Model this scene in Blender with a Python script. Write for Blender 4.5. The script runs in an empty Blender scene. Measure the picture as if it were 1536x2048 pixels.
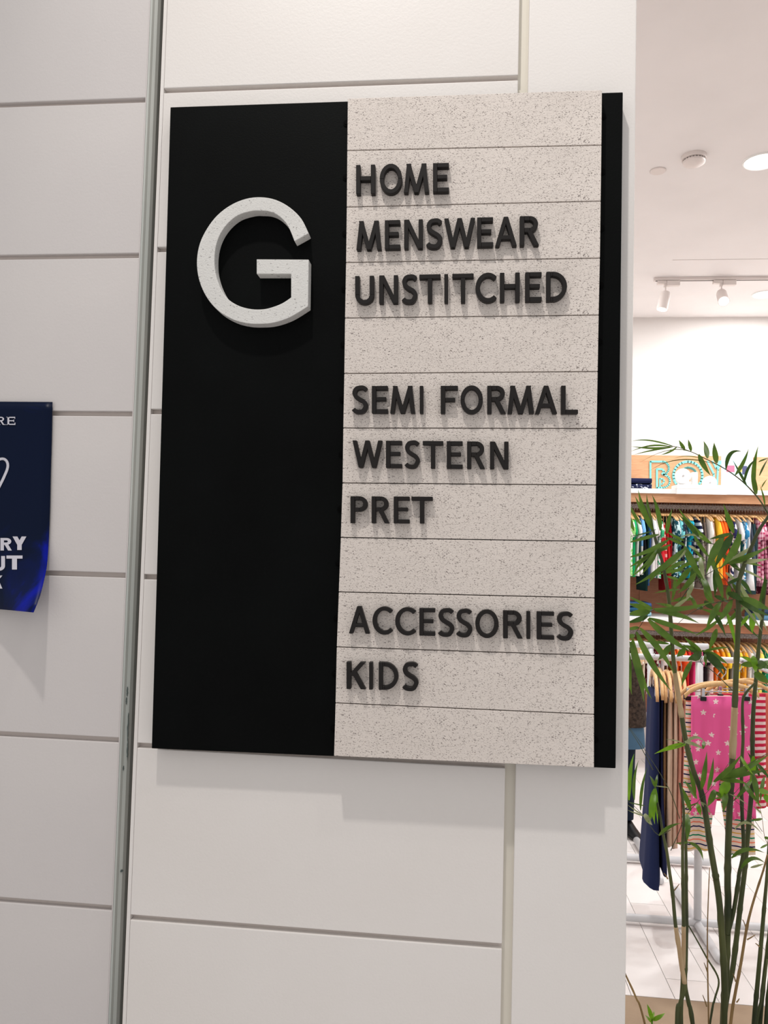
import bpy, bmesh, math, random
from mathutils import Vector, Matrix, noise
random.seed(7)
C = bpy.context.scene.collection
PI = math.pi

# ------------------------------------------------------------------ camera
F = 1559.4
yaw, pitch, roll = math.radians(6.02), math.radians(2.685), math.radians(1.50)
cy_, sy_, cp_, sp_ = math.cos(yaw), math.sin(yaw), math.cos(pitch), math.sin(pitch)
fwd = Vector((-sy_*cp_, cy_*cp_, sp_)); rgt = Vector((cy_, sy_, 0)); up = rgt.cross(fwd)
r_ = math.cos(roll)*rgt + math.sin(roll)*up
u_ = -math.sin(roll)*rgt + math.cos(roll)*up
EYE = Vector((0, 0, 1.5))
cam_d = bpy.data.cameras.new('camera'); cam = bpy.data.objects.new('camera', cam_d); C.objects.link(cam)
cam_d.sensor_fit = 'HORIZONTAL'; cam_d.sensor_width = 36; cam_d.lens = F/1536*36
cam_d.clip_start = .02
M = Matrix((r_, u_, -fwd)).transposed().to_4x4(); M.translation = EYE
cam.matrix_world = M
bpy.context.scene.camera = cam

def at(x, y, Y):                       # a point seen at pixel x, y that stands at depth Y
    d = (x-768)/F*r_ - (y-1024)/F*u_ + fwd
    return EYE + d*(Y/d.y)
def at_z(x, y, z):                     # a point seen at pixel x, y lying at height z
    d = (x-768)/F*r_ - (y-1024)/F*u_ + fwd
    return EYE + d*((z-EYE.z)/d.z)

# ------------------------------------------------------------------ world, lights, exposure
vs = bpy.context.scene.view_settings
vs.view_transform = 'Standard'; vs.look = 'None'; vs.gamma = 1; vs.exposure = 0.0; vs.use_curve_mapping = False
w = bpy.data.worlds.new('mall_ambient'); bpy.context.scene.world = w; w.use_nodes = True
w.node_tree.nodes['Background'].inputs[0].default_value = (0.98, 0.965, 0.955, 1)
w.node_tree.nodes['Background'].inputs[1].default_value = 0.66
def area(name, loc, size, power, col=(1, .95, .9), target=None, shape='DISK', spread=180):
    l = bpy.data.lights.new(name, 'AREA'); l.shape = shape; l.size = size; l.energy = power; l.color = col
    l.spread = math.radians(spread)
    o = bpy.data.objects.new(name, l); C.objects.link(o); o.location = loc
    if target is not None:
        o.rotation_euler = (Vector(target)-Vector(loc)).to_track_quat('-Z', 'Y').to_euler()
    return o
def spot(name, loc, target, power, angle, blend=.6, radius=.03, col=(1, .97, .94)):
    l = bpy.data.lights.new(name, 'SPOT'); l.energy = power; l.spot_size = math.radians(angle); l.spot_blend = blend
    l.shadow_soft_size = radius; l.color = col
    o = bpy.data.objects.new(name, l); C.objects.link(o); o.location = loc
    o.rotation_euler = (Vector(target)-Vector(loc)).to_track_quat('-Z', 'Y').to_euler()
    return o
# mall ceiling downlight above and in front of the sign, and a weaker one to its left
spot('mall_downlight', (-.50, .02, 4.30), (.14, 1.2, 1.72), 188, 56, 1.0, .055, (1, .95, .90))
spot('mall_downlight', (.45, .35, 3.9), (.1, 1.2, 1.0), 18, 80, .9, .05, (1, .95, .9))
CEIL = 3.30; BACK = 6.0

# ------------------------------------------------------------------ materials
def lin(c):
    return tuple(((v/255)/12.92 if v <= 10 else (((v/255)+.055)/1.055)**2.4) for v in c)
mats = {}
def new_mat(name, rgb, rough=.5, spec=.4, metal=0, emit=None, estr=1):
    if name in mats: return mats[name]
    m = bpy.data.materials.new(name); m.use_nodes = True
    b = m.node_tree.nodes['Principled BSDF']
    b.inputs['Base Color'].default_value = (*lin(rgb), 1)
    b.inputs['Roughness'].default_value = rough; b.inputs['Specular IOR Level'].default_value = spec
    b.inputs['Metallic'].default_value = metal
    if emit:
        b.inputs['Emission Color'].default_value = (*lin(emit), 1); b.inputs['Emission Strength'].default_value = estr
    mats[name] = m
    return m
def nd(m, t, **k):
    n = m.node_tree.nodes.new(t)
    for a, v in k.items():
        if a.startswith('i_'): n.inputs[a[2:].replace('_', ' ')].default_value = v
        else: setattr(n, a, v)
    return n
def lk(m, a, b): m.node_tree.links.new(a, b)
def bsdf(m): return m.node_tree.nodes['Principled BSDF']
def coords(m, kind='Object', scale=(1, 1, 1)):
    t = nd(m, 'ShaderNodeTexCoord'); mp = nd(m, 'ShaderNodeMapping'); mp.inputs['Scale'].default_value = scale
    lk(m, t.outputs[kind], mp.inputs['Vector']); return mp.outputs['Vector']
def ramp(m, fac, stops, interp='LINEAR'):
    r = nd(m, 'ShaderNodeValToRGB'); r.color_ramp.interpolation = interp
    e = r.color_ramp.elements
    while len(e) < len(stops): e.new(.5)
    for k, (p, c) in enumerate(stops): e[k].position = p; e[k].color = (*c, 1)
    lk(m, fac, r.inputs['Fac']); return r.outputs['Color']
def vary(m, scale, c1, c2, bump=0, bscale=None, lo=.35, hi=.65, stretch=(1, 1, 1)):
    """two-tone noise over the surface and a fine relief"""
    v = coords(m, 'Object', stretch)
    n = nd(m, 'ShaderNodeTexNoise'); n.inputs['Scale'].default_value = scale; n.inputs['Detail'].default_value = 5
    lk(m, v, n.inputs['Vector'])
    lk(m, ramp(m, n.outputs['Fac'], [(lo, lin(c1)), (hi, lin(c2))]), bsdf(m).inputs['Base Color'])
    if bump:
        n2 = nd(m, 'ShaderNodeTexNoise'); n2.inputs['Scale'].default_value = bscale or scale*8
        lk(m, v, n2.inputs['Vector'])
        b = nd(m, 'ShaderNodeBump'); b.inputs['Strength'].default_value = bump; b.inputs['Distance'].default_value = .002
        lk(m, n2.outputs['Fac'], b.inputs['Height']); lk(m, b.outputs['Normal'], bsdf(m).inputs['Normal'])
    return m
def math_(m, op, a, b=None):
    n = nd(m, 'ShaderNodeMath', operation=op)
    for k, v in enumerate((a, b)):
        if v is None: continue
        if isinstance(v, (int, float)): n.inputs[k].default_value = v
        else: lk(m, v, n.inputs[k])
    return n.outputs[0]

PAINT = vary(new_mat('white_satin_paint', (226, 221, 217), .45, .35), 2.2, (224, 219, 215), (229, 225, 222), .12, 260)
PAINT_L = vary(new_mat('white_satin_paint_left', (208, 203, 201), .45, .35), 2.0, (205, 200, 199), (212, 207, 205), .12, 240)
GROOVE = new_mat('groove_shade_paint', (216, 206, 200), .7, .2)  # shade inside the grooves put into the colour
POSTP = vary(new_mat('grey_green_channel_metal', (184, 188, 184), .42, .4), 14, (172, 178, 174), (194, 197, 192), .2, 90, stretch=(1, 1, .15))
SCUFF = new_mat('dark_scuff', (92, 102, 100), .8, .1)
EDGEB = new_mat('raw_board_edge', (150, 126, 108), .9, .1)
BLACK = vary(new_mat('black_painted_board', (5, 7, 7), .55, .06), 6, (4, 5, 5), (7, 9, 9), .1, 400)
SCREW = new_mat('black_screw', (2, 2, 2), .6, .05)
LETTER = new_mat('charcoal_acrylic', (30, 27, 26), .5, .2)

def terrazzo(name, base, dens=.36, dark=(96, 92, 92), sc=150):
    m = new_mat(name, base, .75, .25)
    v = coords(m, 'Object', (1, 1, 1))
    n = nd(m, 'ShaderNodeTexNoise'); n.inputs['Scale'].default_value = 60; lk(m, v, n.inputs['Vector'])
    mx = nd(m, 'ShaderNodeMix', data_type='VECTOR'); mx.inputs['Factor'].default_value = .012
    lk(m, v, mx.inputs[4]); lk(m, n.outputs['Color'], mx.inputs[5])
    out = None
    masks = []
    for k, (s, rot, th) in enumerate(((sc, .6, .26), (sc*1.25, -.9, .24), (sc*1.9, 2.2, .3))):
        mp = nd(m, 'ShaderNodeMapping'); mp.inputs['Rotation'].default_value = (0, rot, 0); mp.inputs['Scale'].default_value = (1, 1, 2.1)
        lk(m, mx.outputs[1], mp.inputs['Vector'])
        vo = nd(m, 'ShaderNodeTexVoronoi'); vo.inputs['Scale'].default_value = s; lk(m, mp.outputs['Vector'], vo.inputs['Vector'])
        near = math_(m, 'LESS_THAN', vo.outputs['Distance'], th)
        sep = nd(m, 'ShaderNodeSeparateColor'); lk(m, vo.outputs['Color'], sep.inputs[0])
        pick = math_(m, 'LESS_THAN', sep.outputs[0], dens)
        masks.append(math_(m, 'MULTIPLY', near, math_(m, 'MULTIPLY', pick, math_(m, 'ADD', sep.outputs[1], .25))))
    f = math_(m, 'MAXIMUM', math_(m, 'MAXIMUM', masks[0], masks[1]), masks[2])
    f = math_(m, 'MINIMUM', f, 1.0)
    n3 = nd(m, 'ShaderNodeTexNoise'); n3.inputs['Scale'].default_value = 9; lk(m, v, n3.inputs['Vector'])
    basec = ramp(m, n3.outputs['Fac'], [(.3, lin(tuple(c-5 for c in base))), (.7, lin(tuple(min(255, c+4) for c in base)))])
    mc = nd(m, 'ShaderNodeMix', data_type='RGBA'); lk(m, f, mc.inputs[0]); lk(m, basec, mc.inputs[6]); mc.inputs[7].default_value = (*lin(dark), 1)
    lk(m, mc.outputs[2], bsdf(m).inputs['Base Color'])
    n2 = nd(m, 'ShaderNodeTexNoise'); n2.inputs['Scale'].default_value = 420; lk(m, v, n2.inputs['Vector'])
    h = math_(m, 'SUBTRACT', n2.outputs['Fac'], f)
    b = nd(m, 'ShaderNodeBump'); b.inputs['Strength'].default_value = .55; b.inputs['Distance'].default_value = .0012
    lk(m, h, b.inputs['Height']); lk(m, b.outputs['Normal'], bsdf(m).inputs['Normal'])
    return m
TERR = terrazzo('speckled_terrazzo', (218, 209, 202), .45, (140, 131, 127), 215)
TERR_G = terrazzo('pale_speckled_terrazzo', (212, 211, 208), .10, (150, 148, 146))

def wood(name, c1, c2, scale=14, stretch=(1, 1, 6), rough=.5):
    m = new_mat(name, c1, rough, .3)
    v = coords(m, 'Object', stretch)
    n = nd(m, 'ShaderNodeTexNoise'); n.inputs['Scale'].default_value = scale; n.inputs['Detail'].default_value = 6; n.inputs['Distortion'].default_value = 1.2
    lk(m, v, n.inputs['Vector'])
    lk(m, ramp(m, n.outputs['Fac'], [(.3, lin(c1)), (.7, lin(c2))]), bsdf(m).inputs['Base Color'])
    return m
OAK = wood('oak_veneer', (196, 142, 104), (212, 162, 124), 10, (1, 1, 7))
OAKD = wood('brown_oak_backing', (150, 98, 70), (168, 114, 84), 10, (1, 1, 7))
HANGW = wood('pale_hanger_wood', (226, 176, 118), (240, 200, 148), 30, (4, 4, 1), .4)
WHITE = new_mat('white_lacquer', (240, 238, 236), .35, .4)
CEILM = vary(new_mat('ceiling_plaster', (236, 231, 230), .9, .1), 3, (235, 230, 229), (239, 234, 233))
SHOPW = new_mat('shop_wall_paint', (226, 220, 217), .8, .2)
PIPE = vary(new_mat('white_grey_pipe', (214, 214, 216), .35, .4), 8, (206, 207, 210), (220, 220, 222))
CHROME = new_mat('chrome', (200, 200, 205), .2, .5, 1)
RAILM = vary(new_mat('brushed_rail', (176, 166, 162), .5, .5, .1), 160, (120, 112, 110), (190, 182, 178))
BLKP = new_mat('black_plastic', (18, 18, 20), .4, .4)
TILE = vary(new_mat('white_floor_tile', (236, 230, 227), .28, .5), 1.6, (231, 224, 221), (240, 235, 233))
GROUT = new_mat('grey_grout', (150, 140, 134), .9, .1)
TANST = vary(new_mat('tan_stone_threshold', (160, 136, 112), .55, .3), 5, (152, 130, 108), (168, 146, 122), .15, 120)
MINT = new_mat('mint_paint', (126, 204, 198), .5, .3)
SOIL = vary(new_mat('potting_soil', (52, 38, 28), .95, .1), 60, (38, 28, 20), (72, 54, 40), .6, 200)
PLANTER = new_mat('white_planter', (206, 200, 192), .5, .3)

def leaf_mat(name, c1, c2):
    m = new_mat(name, c1, .42, .4)
    v = coords(m, 'Object', (1, 1, 1))
    n = nd(m, 'ShaderNodeTexNoise'); n.inputs['Scale'].default_value = 22; lk(m, v, n.inputs['Vector'])
    col = ramp(m, n.outputs['Fac'], [(.3, lin(c1)), (.7, lin(c2))])
    b = bsdf(m); lk(m, col, b.inputs['Base Color'])
    t = nd(m, 'ShaderNodeBsdfTranslucent'); hs = nd(m, 'ShaderNodeHueSaturation'); hs.inputs['Value'].default_value = 1.3
    lk(m, col, hs.inputs['Color']); lk(m, hs.outputs[0], t.inputs['Color'])
    mx = nd(m, 'ShaderNodeMixShader'); mx.inputs[0].default_value = .3
    lk(m, b.outputs[0], mx.inputs[1]); lk(m, t.outputs[0], mx.inputs[2])
    lk(m, mx.outputs[0], m.node_tree.nodes['Material Output'].inputs[0])
    return m
LEAF = leaf_mat('palm_leaf_green', (66, 98, 26), (98, 128, 46))
LEAFD = leaf_mat('palm_leaf_dark', (44, 72, 24), (68, 98, 38))
LEAFP = leaf_mat('palm_leaf_pale', (128, 140, 96), (158, 166, 124))
LEAFB = leaf_mat('palm_leaf_bright', (92, 140, 22), (126, 168, 40))
LM = {'g': LEAF, 'd': LEAFD, 'p': LEAFP, 'b': LEAFB}
CANE = vary(new_mat('green_cane', (66, 78, 46), .5, .3), 18, (48, 58, 36), (92, 98, 58), .2, 120, stretch=(1, 1, .3))
CANET = vary(new_mat('tan_cane', (140, 112, 70), .6, .3), 18, (112, 88, 54), (160, 132, 88), .2, 120, stretch=(1, 1, .3))
SHEATH = vary(new_mat('dry_sheath', (190, 164, 128), .7, .2), 26, (172, 144, 108), (206, 184, 150), .3, 160, stretch=(1, 1, .2))

# ------------------------------------------------------------------ mesh helpers
def link(name, verts, faces, m, parent=None, smooth=False, kind=None):
    me = bpy.data.meshes.new(name); me.from_pydata([tuple(v) for v in verts], [], faces); me.update()
    if isinstance(m, (list, tuple)):
        for q in m: me.materials.append(q)
    else: me.materials.append(m)
    if smooth:
        for p in me.polygons: p.use_smooth = True
    o = bpy.data.objects.new(name, me); C.objects.link(o)
    if parent is not None: o.parent = parent; o.matrix_parent_inverse = parent.matrix_world.inverted() if False else Matrix.Identity(4)
    if kind: o['kind'] = kind
    return o
class MB:
    def __init__(s): s.v = []; s.f = []; s.org = Vector((0, 0, 0))
    def add(s, vs_, fs):
        n = len(s.v); s.v += [Vector(q) for q in vs_]; s.f += [tuple(i+n for i in f) for f in fs]
    def box(s, x0, x1, y0, y1, z0, z1, bev=0):
        if bev:
            bm = bmesh.new(); bmesh.ops.create_cube(bm, size=1)
            for q in bm.verts: q.co = Vector(((x0+x1)/2+q.co.x*(x1-x0), (y0+y1)/2+q.co.y*(y1-y0), (z0+z1)/2+q.co.z*(z1-z0)))
            bmesh.ops.bevel(bm, geom=bm.edges[:], offset=bev, segments=2, affect='EDGES', profile=.5)
            bm.verts.index_update(); s.add([q.co.copy() for q in bm.verts], [[q.index for q in f.verts] for f in bm.faces]); bm.free(); return
        s.add([(x0, y0, z0), (x1, y0, z0), (x1, y1, z0), (x0, y1, z0), (x0, y0, z1), (x1, y0, z1), (x1, y1, z1), (x0, y1, z1)],
              [(0, 3, 2, 1), (4, 5, 6, 7), (0, 1, 5, 4), (1, 2, 6, 5), (2, 3, 7, 6), (3, 0, 4, 7)])
    def tube(s, pts, rad, n=8, cap=True):
        pts = [Vector(p) for p in pts]
        if not isinstance(rad, (list, tuple)): rad = [rad]*len(pts)
        rings = []; prev = None
        for i, p in enumerate(pts):
            t = (pts[min(i+1, len(pts)-1)]-pts[max(i-1, 0)]).normalized()
            a = prev if prev is not None else (Vector((0, 0, 1)) if abs(t.z) < .9 else Vector((1, 0, 0)))
            b = t.cross(a)
            if b.length < 1e-5: b = t.cross(Vector((1, 0, 0)))
            b.normalize(); a = b.cross(t).normalized(); prev = a
            rings.append([p+(a*math.cos(2*PI*k/n)+b*math.sin(2*PI*k/n))*rad[i] for k in range(n)])
        vs_ = [q for r in rings for q in r]; fs = []
        for i in range(len(pts)-1):
            for k in range(n):
                k2 = (k+1) % n; fs.append((i*n+k, i*n+k2, (i+1)*n+k2, (i+1)*n+k))
        if cap: fs.append(tuple(range(n))[::-1]); fs.append(tuple((len(pts)-1)*n+k for k in range(n)))
        s.add(vs_, fs)
    def cyl(s, p0, p1, r, n=24, r2=None): s.tube([p0, p1], [r, r if r2 is None else r2], n)
    def prism(s, poly, fn, d0, d1):
        """poly in (u, v), fn(u, v, d) -> point; front at d0, back at d1"""
        n = len(poly)
        s.add([fn(u, v, d0) for u, v in poly]+[fn(u, v, d1) for u, v in poly],
              [tuple(range(n)), tuple(range(2*n-1, n-1, -1))]+[(k, k+n, (k+1) % n+n, (k+1) % n) for k in range(n)])
    def grid(s, rows):
        n = len(rows[0]); vs_ = [q for r in rows for q in r]
        s.add(vs_, [(i*n+k, i*n+k+1, (i+1)*n+k+1, (i+1)*n+k) for i in range(len(rows)-1) for k in range(n-1)])
    def build(s, name, m, parent=None, smooth=False, kind=None, origin=None, fix=True):
        off = Vector(origin) if origin is not None else Vector((0, 0, 0))
        par = parent
        pw = Vector((0, 0, 0))
        q = parent
        while q is not None: pw += q.location; q = q.parent
        if origin is None:
            # origin at the centre bottom of the piece
            xs = [v.x for v in s.v]; ys = [v.y for v in s.v]; zs = [v.z for v in s.v]
            off = Vector(((min(xs)+max(xs))/2, (min(ys)+max(ys))/2, min(zs)))
        o = link(name, [v-off for v in s.v], s.f, m, parent, smooth, kind)
        o.location = off-pw
        if fix:
            bm = bmesh.new(); bm.from_mesh(o.data); bmesh.ops.recalc_face_normals(bm, faces=bm.faces[:]); bm.to_mesh(o.data); bm.free()
        return o
def shade_auto(o, ang=35):
    for p in o.data.polygons: p.use_smooth = True
    o.data.set_sharp_from_angle(angle=math.radians(ang)); return o
def solid(o, t, offset=0):
    md = o.modifiers.new('thickness', 'SOLIDIFY'); md.thickness = t; md.offset = offset; return o
def tag(o, label=None, cat=None, group=None, kind=None):
    if label: o['label'] = label
    if cat: o['category'] = cat
    if group: o['group'] = group
    if kind: o['kind'] = kind
    return o
def thing(name, label, cat, loc, group=None):
    o = bpy.data.objects.new(name, None); C.objects.link(o); o.location = loc; o.empty_display_size = .05
    return tag(o, label, cat, group)
def cat_rom(pts, n=4):
    out = []
    P = [pts[0]]+list(pts)+[pts[-1]]
    for i in range(1, len(P)-2):
        p0, p1, p2, p3 = (Vector(q) for q in P[i-1:i+3])
        for k in range(n):
            t = k/n
            out.append(.5*((2*p1)+(p2-p0)*t+(2*p0-5*p1+4*p2-p3)*t*t+(3*p1-p0-3*p2+p3)*t**3))
    out.append(Vector(P[-2])); return out

# ------------------------------------------------------------------ the mall front wall
WF = 1.20; WL = 1.224
G0 = 1.5+.7412; GS = .26535
XL = -.514; XV0 = at(1040, 100, WF).x*0+.0665; XV1 = XV0+.0155; XP = .2459
XLE = -.548                            # right edge of the left-hand boarding
zs_all = sorted([G0+k*GS for k in range(-9, 8)])
zs_all = [z for z in zs_all if .05 < z < 3.7]
HG = .0040                             # half of a groove's height
b = MB(); b.box(XL, XP-.002, WF+.012, WF+.10, 0, 3.75)
wf = b.build('wall_front', PAINT, kind='structure')
b = MB(); b.box(XL, XL+.0055, WF, WF+.0125, 0, 3.75); b.build('edge_strip', PAINT, wf)
b = MB(); b.box(XL-.0006, XL-.00005, WF+.001, WF+.03, 0, 3.75); b.build('raw_edge', EDGEB, wf)
edges = [0]+zs_all+[3.75]
for k in range(len(edges)-1):
    z0 = edges[k]+(HG if k else 0); z1 = edges[k+1]-(HG if k < len(edges)-2 else 0)
    b = MB(); b.box(XL+.0056, XV0, WF, WF+.0125, z0, z1, .0012); b.build('panel', PAINT, wf)
for z in zs_all:                        # groove floors, their shade painted in as a darker tone
    b = MB(); b.box(XL+.0056, XV0, WF+.0110, WF+.0124, z-HG-.001, z+HG+.001); b.build('groove', GROOVE, wf)
b = MB(); b.box(XV0, XV1, WF+.0108, WF+.0124, 0, 3.75); b.build('groove', new_mat('vertical_groove_paint', (222, 217, 205), .7, .2), wf)
# pillar face to the right of the vertical groove
b = MB(); b.box(XV1, XP, WF, WF+.30, 0, 3.75, .0015)
pil = b.build('wall_pillar', PAINT, kind='structure')
# left-hand boarding, set a little further back
b = MB(); b.box(-3.0, XLE, WL+.011, WL+.10, 0, 3.75)
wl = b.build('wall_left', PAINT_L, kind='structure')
for k in range(len(edges)-1):
    z0 = edges[k]+(HG if k else 0); z1 = edges[k+1]-(HG if k < len(edges)-2 else 0)
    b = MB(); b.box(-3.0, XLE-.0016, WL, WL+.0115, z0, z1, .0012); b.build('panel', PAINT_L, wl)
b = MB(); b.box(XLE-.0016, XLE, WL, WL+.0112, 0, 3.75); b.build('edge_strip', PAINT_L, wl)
for z in zs_all:
    b = MB(); b.box(-3.0, XLE-.0016, WL+.0100, WL+.0114, z-HG-.001, z+HG+.001); b.build('groove', GROOVE, wl)
# metal channel in the gap between the two boardings
b = MB()
prof = [(XLE+.0002, WL+.0005), (XLE+.0035, WL+.0005), (XLE+.006, WL+.004), (XLE+.0108, WL+.0060), (XLE+.0136, WL+.0115), (XLE+.0146, WL+.045), (XLE+.040, WL+.05), (XLE+.040, WL+.09), (XLE+.0002, WL+.09)]
n = len(prof); b.add([(x, y, 0) for x, y in prof]+[(x, y, 3.75) for x, y in prof],
    [tuple(range(n)), tuple(range(2*n-1, n-1, -1))]+[(k, k+n, (k+1) % n+n, (k+1) % n) for k in range(n)])
tr = b.build('trim_1', POSTP, kind='structure')
b = MB(); b.box(XLE+.0150, XL-.0010, WL+.022, WL+.044, 0, 3.75); b.build('gap_shade', new_mat('dark_gap_shade', (44, 50, 50), .9, .05), tr)  # dark box added in the slot, the gap's shade put into its colour
rs = random.Random(3)
for zc, hh, dx in ((1.5-.242, .016, .0012), (1.5-.258, .012, .0004), (1.5-.300, .05, .0042), (1.5-.335, .035, .0048), (1.5-.528, .004, .0036), (1.5-.365, .008, .000)):
    pts = []
    for k in range(22):
        a = 2*PI*k/22; pts.append((XLE+.0065+dx+math.cos(a)*(.0012 if hh > .005 else .0026)*rs.uniform(.3, 1.2), zc+math.sin(a)*hh*.5*rs.uniform(.75, 1.1)))
    b = MB(); b.prism(pts, lambda u, v, d: (u, WL+.0036+(u-XLE-.006)*.385-d, v), .0006, .0)
    b.build('scuff', SCUFF, tr)

# mall floor and shop shell
b = MB(); b.box(-3.2, 4.6, -3.0, 1.18, -.12, 0.0)
b.build('floor_mall', TILE, kind='structure')

SX0, SX1 = -.6, 4.4
THY = at_z(1400, 2003, 0).y            # where the tan threshold ends and the tiles begin
b = MB(); b.box(SX0, SX1, 1.18, BACK+.1, -.14, -.012); fl = b.build('floor', GROUT, kind='structure')
b = MB(); b.box(SX0, SX1, 1.52, THY, -.0125, 0.0); b.build('threshold', TANST, fl)
TW, TL_ = .145, .6
ti = 0
rt = random.Random(5)
for cx in range(-1, 16):
    x0 = .45+cx*TW
    y = THY-rt.choice((.0, .23, .36, .47))
    while y < BACK:
        y0 = max(y, THY+.002); y1 = min(y+TL_, BACK)
        if y1-y0 > .03:
            b = MB(); b.box(x0+.0011, x0+TW-.0011, y0+.0011, y1-.0011, -.0125, 0.0); b.build('tile', TILE, fl); ti += 1
        y += TL_
for xa, xb in ((SX0, .45-TW-.001), (.45+16*TW-TW+TW+.001, SX1)):
    b = MB(); b.box(xa, xb, THY+.002, BACK, -.0125, 0.0); b.build('tile_field', TILE, fl)
b = MB(); b.box(SX0, SX1, 1.25, BACK+.1, CEIL, CEIL+.1); b.build('ceiling', CEILM, kind='structure')
b = MB(); b.box(SX0, SX1, BACK, BACK+.1, 0, CEIL); b.build('wall_back', SHOPW, kind='structure')
b = MB(); b.box(SX0-.1, SX0, WF+.11, BACK+.1, 0, CEIL); b.build('wall_side_left', SHOPW, kind='structure')
b = MB(); b.box(SX1, SX1+.1, 1.2, BACK+.1, 0, CEIL); b.build('wall_side_right', SHOPW, kind='structure')
b = MB(); b.box(SX0, XV1-.01, WF+.11, WF+.2, 0, CEIL); b.build('wall_inner', SHOPW, kind='structure')

# ------------------------------------------------------------------ the directory sign
PF, BF = 1.176, 1.1605                  # front of the black plate, front of the boards
sign = thing('directory_sign', 'large black and speckled stone directory sign headed by a big G on white boarding', 'sign', (-.13, 1.2, 1.19))
def quadbox(b, px, Yf, Yb):
    P = [at(x, y, Yf) for x, y in px]
    b.add([*P, *[Vector((p.x, Yb, p.z)) for p in P]], [(0, 1, 2, 3), (7, 6, 5, 4), (0, 4, 5, 1), (1, 5, 6, 2), (2, 6, 7, 3), (3, 7, 4, 0)])
b = MB(); quadbox(b, [(340.5, 214), (1246, 184), (1231.5, 1537), (303, 1497)], PF, WF-.0003)
# keep the lower edge: left part ends at 1497 and reaches 1508 where the boards begin
plate = b.build('back_plate', BLACK, sign)
bv = plate.modifiers.new('soft_edge', 'BEVEL'); bv.width = .0012; bv.segments = 2
ROWL = [(695.5, 197), (694.5, 301), (693.5, 414), (692, 525), (690, 636), (688.5, 747), (686.5, 856), (685, 966), (681.5, 1075), (677.5, 1184), (673.5, 1294), (671, 1406), (668, 1512)]
ROWR = [(1204, 180), (1203, 290), (1201.5, 402), (1200, 516), (1197.5, 630), (1195.5, 743), (1193.5, 857), (1192, 970), (1190, 1083), (1189, 1196), (1188.5, 1311), (1188, 1429), (1188, 1535)]
boards = []
for k in range(12):
    a, c = Vector(ROWL[k]), Vector(ROWL[k+1]); d, e = Vector(ROWR[k]), Vector(ROWR[k+1]); g = .9
    b = MB(); quadbox(b, [(a.x, a.y+g*(k > 0)), (d.x, d.y+g*(k > 0)), (e.x, e.y-g*(k < 11)), (c.x, c.y-g*(k < 11))], BF+rs.uniform(-.0003, .0003), PF-.0003)
    o = b.build('board', TERR, sign); bv = o.modifiers.new('soft_edge', 'BEVEL'); bv.width = .0007; bv.segments = 2
    boards.append(o)
    for (p, q, s_) in ((a, c, -1), (d, e, 1)):
        m_ = at((p.x+q.x)/2+s_*2.2, (p.y+q.y)/2-2, PF)
        b = MB(); b.cyl((m_.x, PF-.0012, m_.z), (m_.x, PF-.0002, m_.z), .0050, 18); b.tube([(m_.x, PF-.0012, m_.z), (m_.x, PF-.002, m_.z)], [.0034, .0026], 12)
        b.build('screw', SCREW, sign)

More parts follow.
